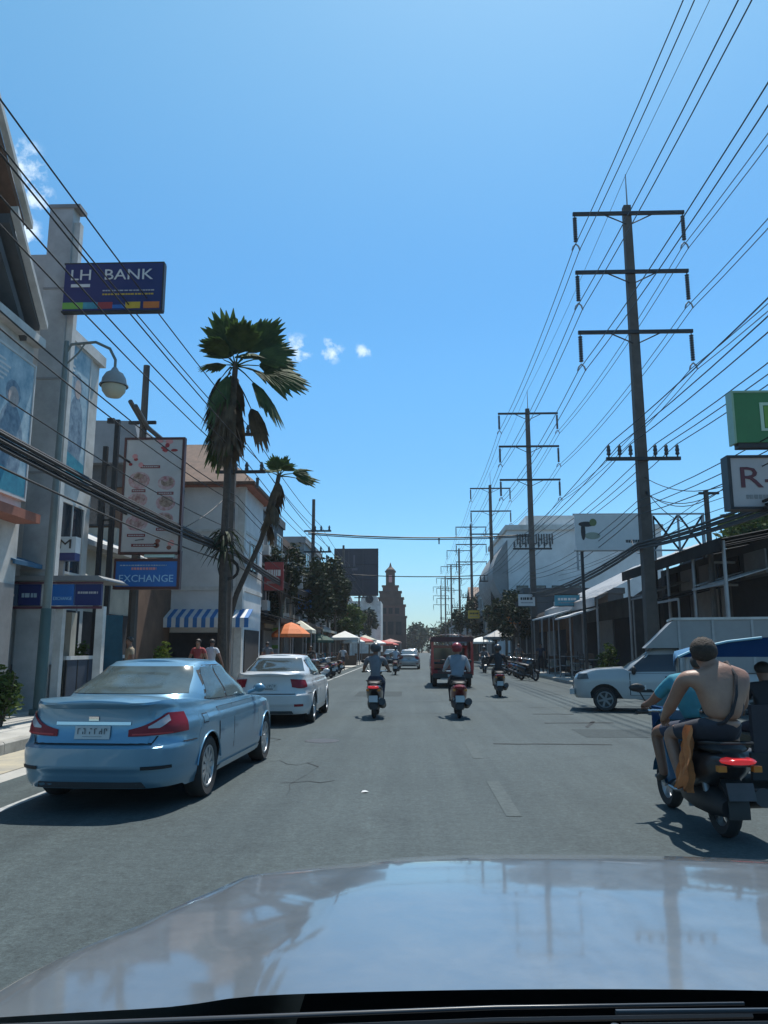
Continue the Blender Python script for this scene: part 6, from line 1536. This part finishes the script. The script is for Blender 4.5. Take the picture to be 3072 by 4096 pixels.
SHOE = mat('shoe_dark', (.04, .035, .03), .7, vary=.2)
SCRED = paint('scooter_red', (.16, .015, .02), .1, .35); SCBLK = paint('scooter_black', (.018, .019, .022), .1, .3); SCBLU = paint('scooter_blue', (.02, .10, .19), .15, .35); SCGRY = paint('scooter_grey', (.09, .095, .10), .2, .35); SCWHT = paint('scooter_white', (.5, .5, .5), 0, .35)
# two riders ahead
scooter('black scooter with lit red tail lamp ridden ahead in the left lane', (-.83, 18.95, 0), R(-1), SCBLK, lamp=TAILON)
person('rider in grey shirt and dark helmet on the black scooter', seated(-.02), (-.83, 18.95, 0), R(-1), dict(skin=SKIND, torso=GREYT, arm=GREYT, leg=NAVYC, shoe=SHOE), helmet=mat('helmet_dark', (.03, .035, .04), .3, vary=.1), sleeve=.6, short=False)
scooter('dark red scooter ridden ahead beside the lane line', (1.13, 19.0, 0), R(0), SCRED)
person('rider in pale slate shirt and dark red helmet on the red scooter', seated(-.01), (1.13, 19.0, 0), 0, dict(skin=SKIN, torso=SLATE, arm=WHT, forearm=WHT, leg=BLK, shoe=SHOE), helmet=mat('helmet_red', (.20, .02, .025), .3, vary=.1), sleeve=.98, short=False, fat=1.22)
scooter('dark scooter farther ahead towards the pole side', (3.0, 26.9, 0), R(-3), SCBLK)
person('rider in black clothes farther ahead on the dark scooter', seated(.0), (3.0, 26.9, 0), R(-3), dict(skin=SKIND, torso=BLK, arm=BLK, forearm=BLK, leg=BLK, shoe=SHOE), helmet=mat('helmet_black', (.02, .02, .022), .3, vary=.1), sleeve=.98, short=False)
# near rider, shirtless, turning left
NX, NY, NR = 2.68, 7.70, R(2)
scooter('black scooter with blue front and lit red tail lamp carrying two people', (NX, NY, 0), NR, SCBLK, SCBLU, lamp=TAILON, plate=mat('plate_dark', (.06, .06, .065), .6, vary=.3)).scale = (1.12, 1.0, .94)  # number plate in an uneven dark grey
TEALC = cloth('teal_shirt', (.03, .22, .30))
Jd = seated(-.02); Jd.update(pelvis=(0, -.2, .89), spine=(-.02, -.17, 1.04), chest=(-.02, -.12, 1.2), neck=(.06, -.06, 1.34), jaw=(.11, -.02, 1.38), head=(.13, -.01, 1.43), crown=(.14, -.02, 1.49), sh=(.20, -.1, 1.29), el=(.31, .08, 1.10), kn=(.27, .2, .80), an=(.23, .14, .40), to=(.235, .3, .345))
person('scooter driver in teal shirt mostly hidden behind the shirtless passenger', Jd, (NX, NY, 0), NR, dict(skin=SKIND, torso=TEALC, arm=TEALC, leg=NAVYC, shoe=SHOE), fingers=True, sleeve=.7, short=True)
RAD2 = dict(RAD); RAD.update(chest=.152, spine=.158, pelvis=.160, sh=.080, el=.052, kn=.074, head=.108, crown=.092, neck=.068, jaw=.086, hip=.108)
SKT = mat('skin_tan', (.33, .185, .125), .5, scale=3.5, dirt=(.22, .115, .08), bump=.15, bscale=30)
Jp = seated(0); Jp.update(pelvis=(.02, -.66, .92), spine=(.04, -.66, 1.08), chest=(.05, -.62, 1.27), neck=(.01, -.57, 1.44), jaw=(-.03, -.52, 1.50), head=(-.04, -.51, 1.55), crown=(-.04, -.525, 1.625), sh=(.215, -.62, 1.345), el=(.28, -.42, 1.08), wr=(.28, -.17, .97), ha=(.27, -.11, .945), hip=(.12, -.6, .89), kn=(.29, -.22, .83), an=(.25, -.36, .42), to=(.26, -.2, .36))
man = person('shirtless passenger with black sling strap on the back of the blue fronted scooter', Jp, (NX, NY, 0), NR, dict(skin=SKT, torso=SKT, leg=cloth('dark_shorts', (.028, .032, .045)), shoe=SHOE), fingers=True, sleeve=.5, short=True, broad=1.16, hairk=1.26, hair=mat('hair_brown', (.035, .024, .017), .8, vary=.4, scale=30, bump=.8, bscale=70))
RAD.update(RAD2)
MB().tube([(.10, -.46, 1.44), (.13, -.60, 1.475), (.14, -.735, 1.36), (.10, -.80, 1.2), (.04, -.825, 1.05), (-.02, -.80, .97), (-.12, -.7, .93)], .017, 6).build('sling_strap', BLK, man, 60)
b = MB(); rows = []
for k in range(16):       # towel gathered under the seat edge, flaring and folding as it hangs
    f = k / 15; z = .93 - .52 * f; w = .075 + .10 * f - .05 * max(0, f - .8) * 5 * .4
    rows.append([(-.235 - .05 * f - (.022 + .03 * f) * math.sin(j * 1.55 + f * 1.2) + .012 * math.sin(k * 1.1 + j), -.56 + .05 * f + w * (j / 12 - .5) * 2, z - .05 * f * abs(math.sin(j * .9))) for j in range(13)])
bag = tag(b.grid(rows).build('orange_towel', mat('cloth_orange', (.62, .22, .07), .85, scale=9, dirt=(.40, .13, .05)), None, 60), 'orange towel hanging over the side of the near scooter seat', 'towel'); bag.location = (NX, NY, 0); bag.rotation_euler = (0, 0, NR)
# passenger in the sidecar
person('passenger in dark top seated under the blue sidecar canopy', dict(seated(0), pelvis=(0, -.05, .68), spine=(0, -.08, .86), chest=(0, -.06, 1.05), neck=(0, -.03, 1.20), jaw=(0, 0, 1.26), head=(0, .0, 1.32), crown=(0, .0, 1.39), sh=(.18, -.06, 1.14), el=(.24, .1, .92), wr=(.16, .28, .82), ha=(.14, .33, .80), hip=(.1, -.02, .68), kn=(.13, .36, .66), an=(.13, .34, .40), to=(.13, .44, .37)), (4.22, 9.55, 0), 0, dict(skin=SKIND, torso=BLK, arm=BLK, leg=cloth('plum', (.05, .035, .05)), shoe=SHOE), short=False)
# pedestrians
for k, (x, y, rz, top, leg, lb) in enumerate(((-7.25, 20.0, 2.2, TANC, BLK, 'pedestrian in tan top behind the light blue sedan roof'), (-6.72, 24.6, 2.9, REDC, NAVYC, 'pedestrian in red top beside the palm trunk'),
        (-6.45, 25.2, -.3, WHT, BLK, 'pedestrian in pale shirt nearest the palm trunk'), (-6.7, 36.5, .4, GREYT, NAVYC, 'pedestrian in grey shirt by the orange umbrella'), (-5.6, 44, 2.8, BLK, BLK, 'dark dressed pedestrian between the umbrellas'),
        (-5.0, 58, 0, WHT, NAVYC, 'far pedestrian in pale shirt near the stalls'), (7.8, 47, 3.0, NAVYC, BLK, 'pedestrian in navy top at the open shop'), (7.6, 55, .2, GREYT, TANC, 'pedestrian in grey top walking under the cables'))):
    person(lb, standing(.1 + .1 * (k % 3), .06 + .05 * (k % 2)), (x, y, .17 if abs(x) > 6.3 else 0), rz, dict(skin=SKIN if k % 2 else SKIND, torso=top, arm=top, leg=leg, shoe=SHOE), short=bool(k % 2), sleeve=.5)
# parked scooters along both kerbs
proto = None
spots = [(-4.3, 36.0, 25, SCGRY, 'grey scooter parked just beyond the white sedan'), (-4.5, 38.0, 30, SCRED, 'red scooter parked before the orange umbrella'), (-4.7, 40.5, 28, SCBLK, 'black scooter parked by the orange umbrella pole'),
         (-4.6, 43.0, 30, SCBLU, 'blue scooter parked farther along the left stalls'), (-4.7, 46.0, 26, SCWHT, 'white scooter parked in the left row of scooters'), (-4.8, 50.0, 30, SCBLK, 'last black scooter in the left parked row'),
         (5.9, 39.5, 205, SCBLK, 'black scooter parked first in the row under the second power pole'), (6.1, 42.0, 210, SCBLU, 'blue scooter parked under the second power pole'), (6.2, 44.0, 206, SCGRY, 'grey scooter parked second from the blue one on the pole side'),
         (6.2, 46.5, 208, SCRED, 'red scooter parked on the pole side row'), (6.3, 49.5, 205, SCBLK, 'black scooter parked at the far end of the pole side row')]
cache = {}
for x, y, a, m, lb in spots:
    if m.name not in cache:
        cache[m.name] = scooter(lb, (x, y, 0), R(a), m, group='scooters parked along the kerbs', stand=True)
    else:
        c = copy_tree(cache[m.name]); c.location = (x, y, 0); c.rotation_euler = (0, 0, R(a)); c['label'] = lb
# riders farther down the street
for k, (x, y, rz, m, sh, lb) in enumerate(((-.9, 48, 0, SCGRY, WHT, 'far rider in white shirt ahead of the silver car'), (4.9, 52, 180, SCBLK, GREYT, 'oncoming far rider in grey shirt on the pole side'))):
    c = copy_tree(cache[m.name]); c.location = (x, y, 0); c.rotation_euler = (0, 0, R(rz)); c['label'] = ('grey scooter of the far rider in white shirt', 'black scooter of the oncoming far rider')[k]
    if 'group' in c: del c['group']
    person(lb, seated(0), (x, y, 0), R(rz), dict(skin=SKIND, torso=sh, arm=sh, leg=NAVYC, shoe=SHOE), helmet=MATS['helmet_dark'], short=False)

# ---------------------------------------------------------------- the viewer's own car: bonnet, cowl, wipers
t = thing('own_car', 'silver bonnet and black wiper cowl of the car the view is taken from', 'car', (.40, 0, 0))
SIL = mat('silver_bonnet', (0.185, 0.20, 0.207), 0.34, 0.55, vary=0.03, scale=1.0, coat=1.0)
_n, _l = SIL.node_tree.nodes, SIL.node_tree.links          # road dust: uneven gloss
_t = _n.new('ShaderNodeTexNoise'); _t.inputs['Scale'].default_value = 16; _t.inputs['Detail'].default_value = 8; _t.inputs['Roughness'].default_value = 0.7
_m = _n.new('ShaderNodeMapRange'); _m.inputs[1].default_value = .3; _m.inputs[2].default_value = .7; _m.inputs[3].default_value = .30; _m.inputs[4].default_value = .40
_l.new(_n['Texture Coordinate'].outputs['Object'], _t.inputs['Vector']); _l.new(_t.outputs[0], _m.inputs[0]); _l.new(_m.outputs[0], _n['Principled BSDF'].inputs['Roughness'])
ZC = [(1.0, 1.158), (1.2, 1.156), (1.5, 1.150), (1.8, 1.136), (1.92, 1.118), (2.05, 1.088), (2.25, 1.02), (2.4, .93), (2.5, .82)]
def hood(u, v):
    """u -1..1 across, v 0..1 rear to front, local to the car's centre line"""
    yr = 1.095 - .085 * u * u
    y = yr + (2.5 - .22 * abs(u) ** 3 - yr) * v
    w = 1.06 - .34 * (y - 1.06) * min(1, max(0, (y - .98) / .4))
    a = abs(u)
    zy = y + .22 * a ** 3 * v
    z = pl(zy, ZC) - .012 * a * a - .13 * max(0, (a - .90) / .10) ** 2
    z += .010 / (1 + math.exp((a - .62) * 50)) * (1 - v) ** .5
    return (w * u, y, z)
MB().grid([[hood(-1 + 2 * i / 60, j / 30) for i in range(61)] for j in range(31)]).build('bonnet', SIL, t, 70)
fr = [[hood(-1 + 2 * i / 60, 1.0) for i in range(61)]]
for dz, dy in ((-.06, .04), (-.16, .06), (-.35, .05), (-.5, -.02)): fr.append([(p[0], p[1] + dy, p[2] + dz) for p in fr[0]])
MB().grid(fr).build('front_panel', SIL, t, 60)
for s in (-1, 1):
    rows = []
    for j in range(31):
        p = hood(s, j / 30); rows.append([(p[0], p[1], p[2]), (p[0] + s * .03, p[1], p[2] - .08), (p[0] + s * .035, p[1], p[2] - .25), (p[0] + s * .02, p[1], p[2] - .6)])
    MB().grid(rows).build('wing', SIL, t, 60)
    wheel(t, s * .72, 1.6, .34, .2, s, 6)
CW = mat('cowl_black', (.012, .014, .016), .45, vary=.15, scale=8)
def cw(x, d, z): u = x / 1.06; return (x, 1.09 - .085 * u * u - d, z - .02 * u * u)
MB().grid([[cw(-1.06 + 2.12 * i / 24, d, z) for i in range(25)] for d, z in ((-.03, 1.10), (.0, 1.125), (.03, 1.14), (.12, 1.155), (.22, 1.18), (.4, 1.25))]).build('cowl', CW, t, 60)
MB().bb(-.62, .62, 1.3, 2.2, .3, .9).build('engine_bay', DARK, t)
WP = mat('wiper_grey', (.05, .052, .055), .3, vary=.1)
for pts in ([(-.9, .055, 1.178), (-.3, .07, 1.178), (.0, .06, 1.178)], [(-.17, .125, 1.195), (.2, .085, 1.188), (.85, .04, 1.170)]):
    P_ = [cw(*p) for p in pts]
    w = MB().tube(P_, [.003, .0025, .002], 6).build('wiper_arm', WP, t, 60)
    MB().tube([(p[0], p[1] - .022, p[2] - .004) for p in P_], .003, 5).build('wiper_blade', CW, w, 60)
for x, d in ((-.17, .12), (.1, .02)): 
    q = cw(x, d, 1.175); MB().lathe([(.0, .006), (.005, .005), (.006, .001), (.006, -.012)], q, 'Z', 10).build('wiper_pivot', WP, t, 50)


# ---------------------------------------------------------------- light sea-town haze
hz = bpy.data.materials.new('haze_air'); hz.use_nodes = True
hn = hz.node_tree.nodes; hn.clear()
ho = hn.new('ShaderNodeOutputMaterial'); pv = hn.new('ShaderNodeVolumePrincipled')
pv.inputs['Color'].default_value = (.86, .93, 1.0, 1); pv.inputs['Density'].default_value = 0.0003; pv.inputs['Anisotropy'].default_value = 0.2
hz.node_tree.links.new(pv.outputs[0], ho.inputs['Volume'])
hb = MB().bb(-500, 500, -140, 740, -1.6, 45).build('haze', hz); hb['kind'] = 'stuff'
tag(hb, 'thin pale haze in the air over the whole street', 'haze')
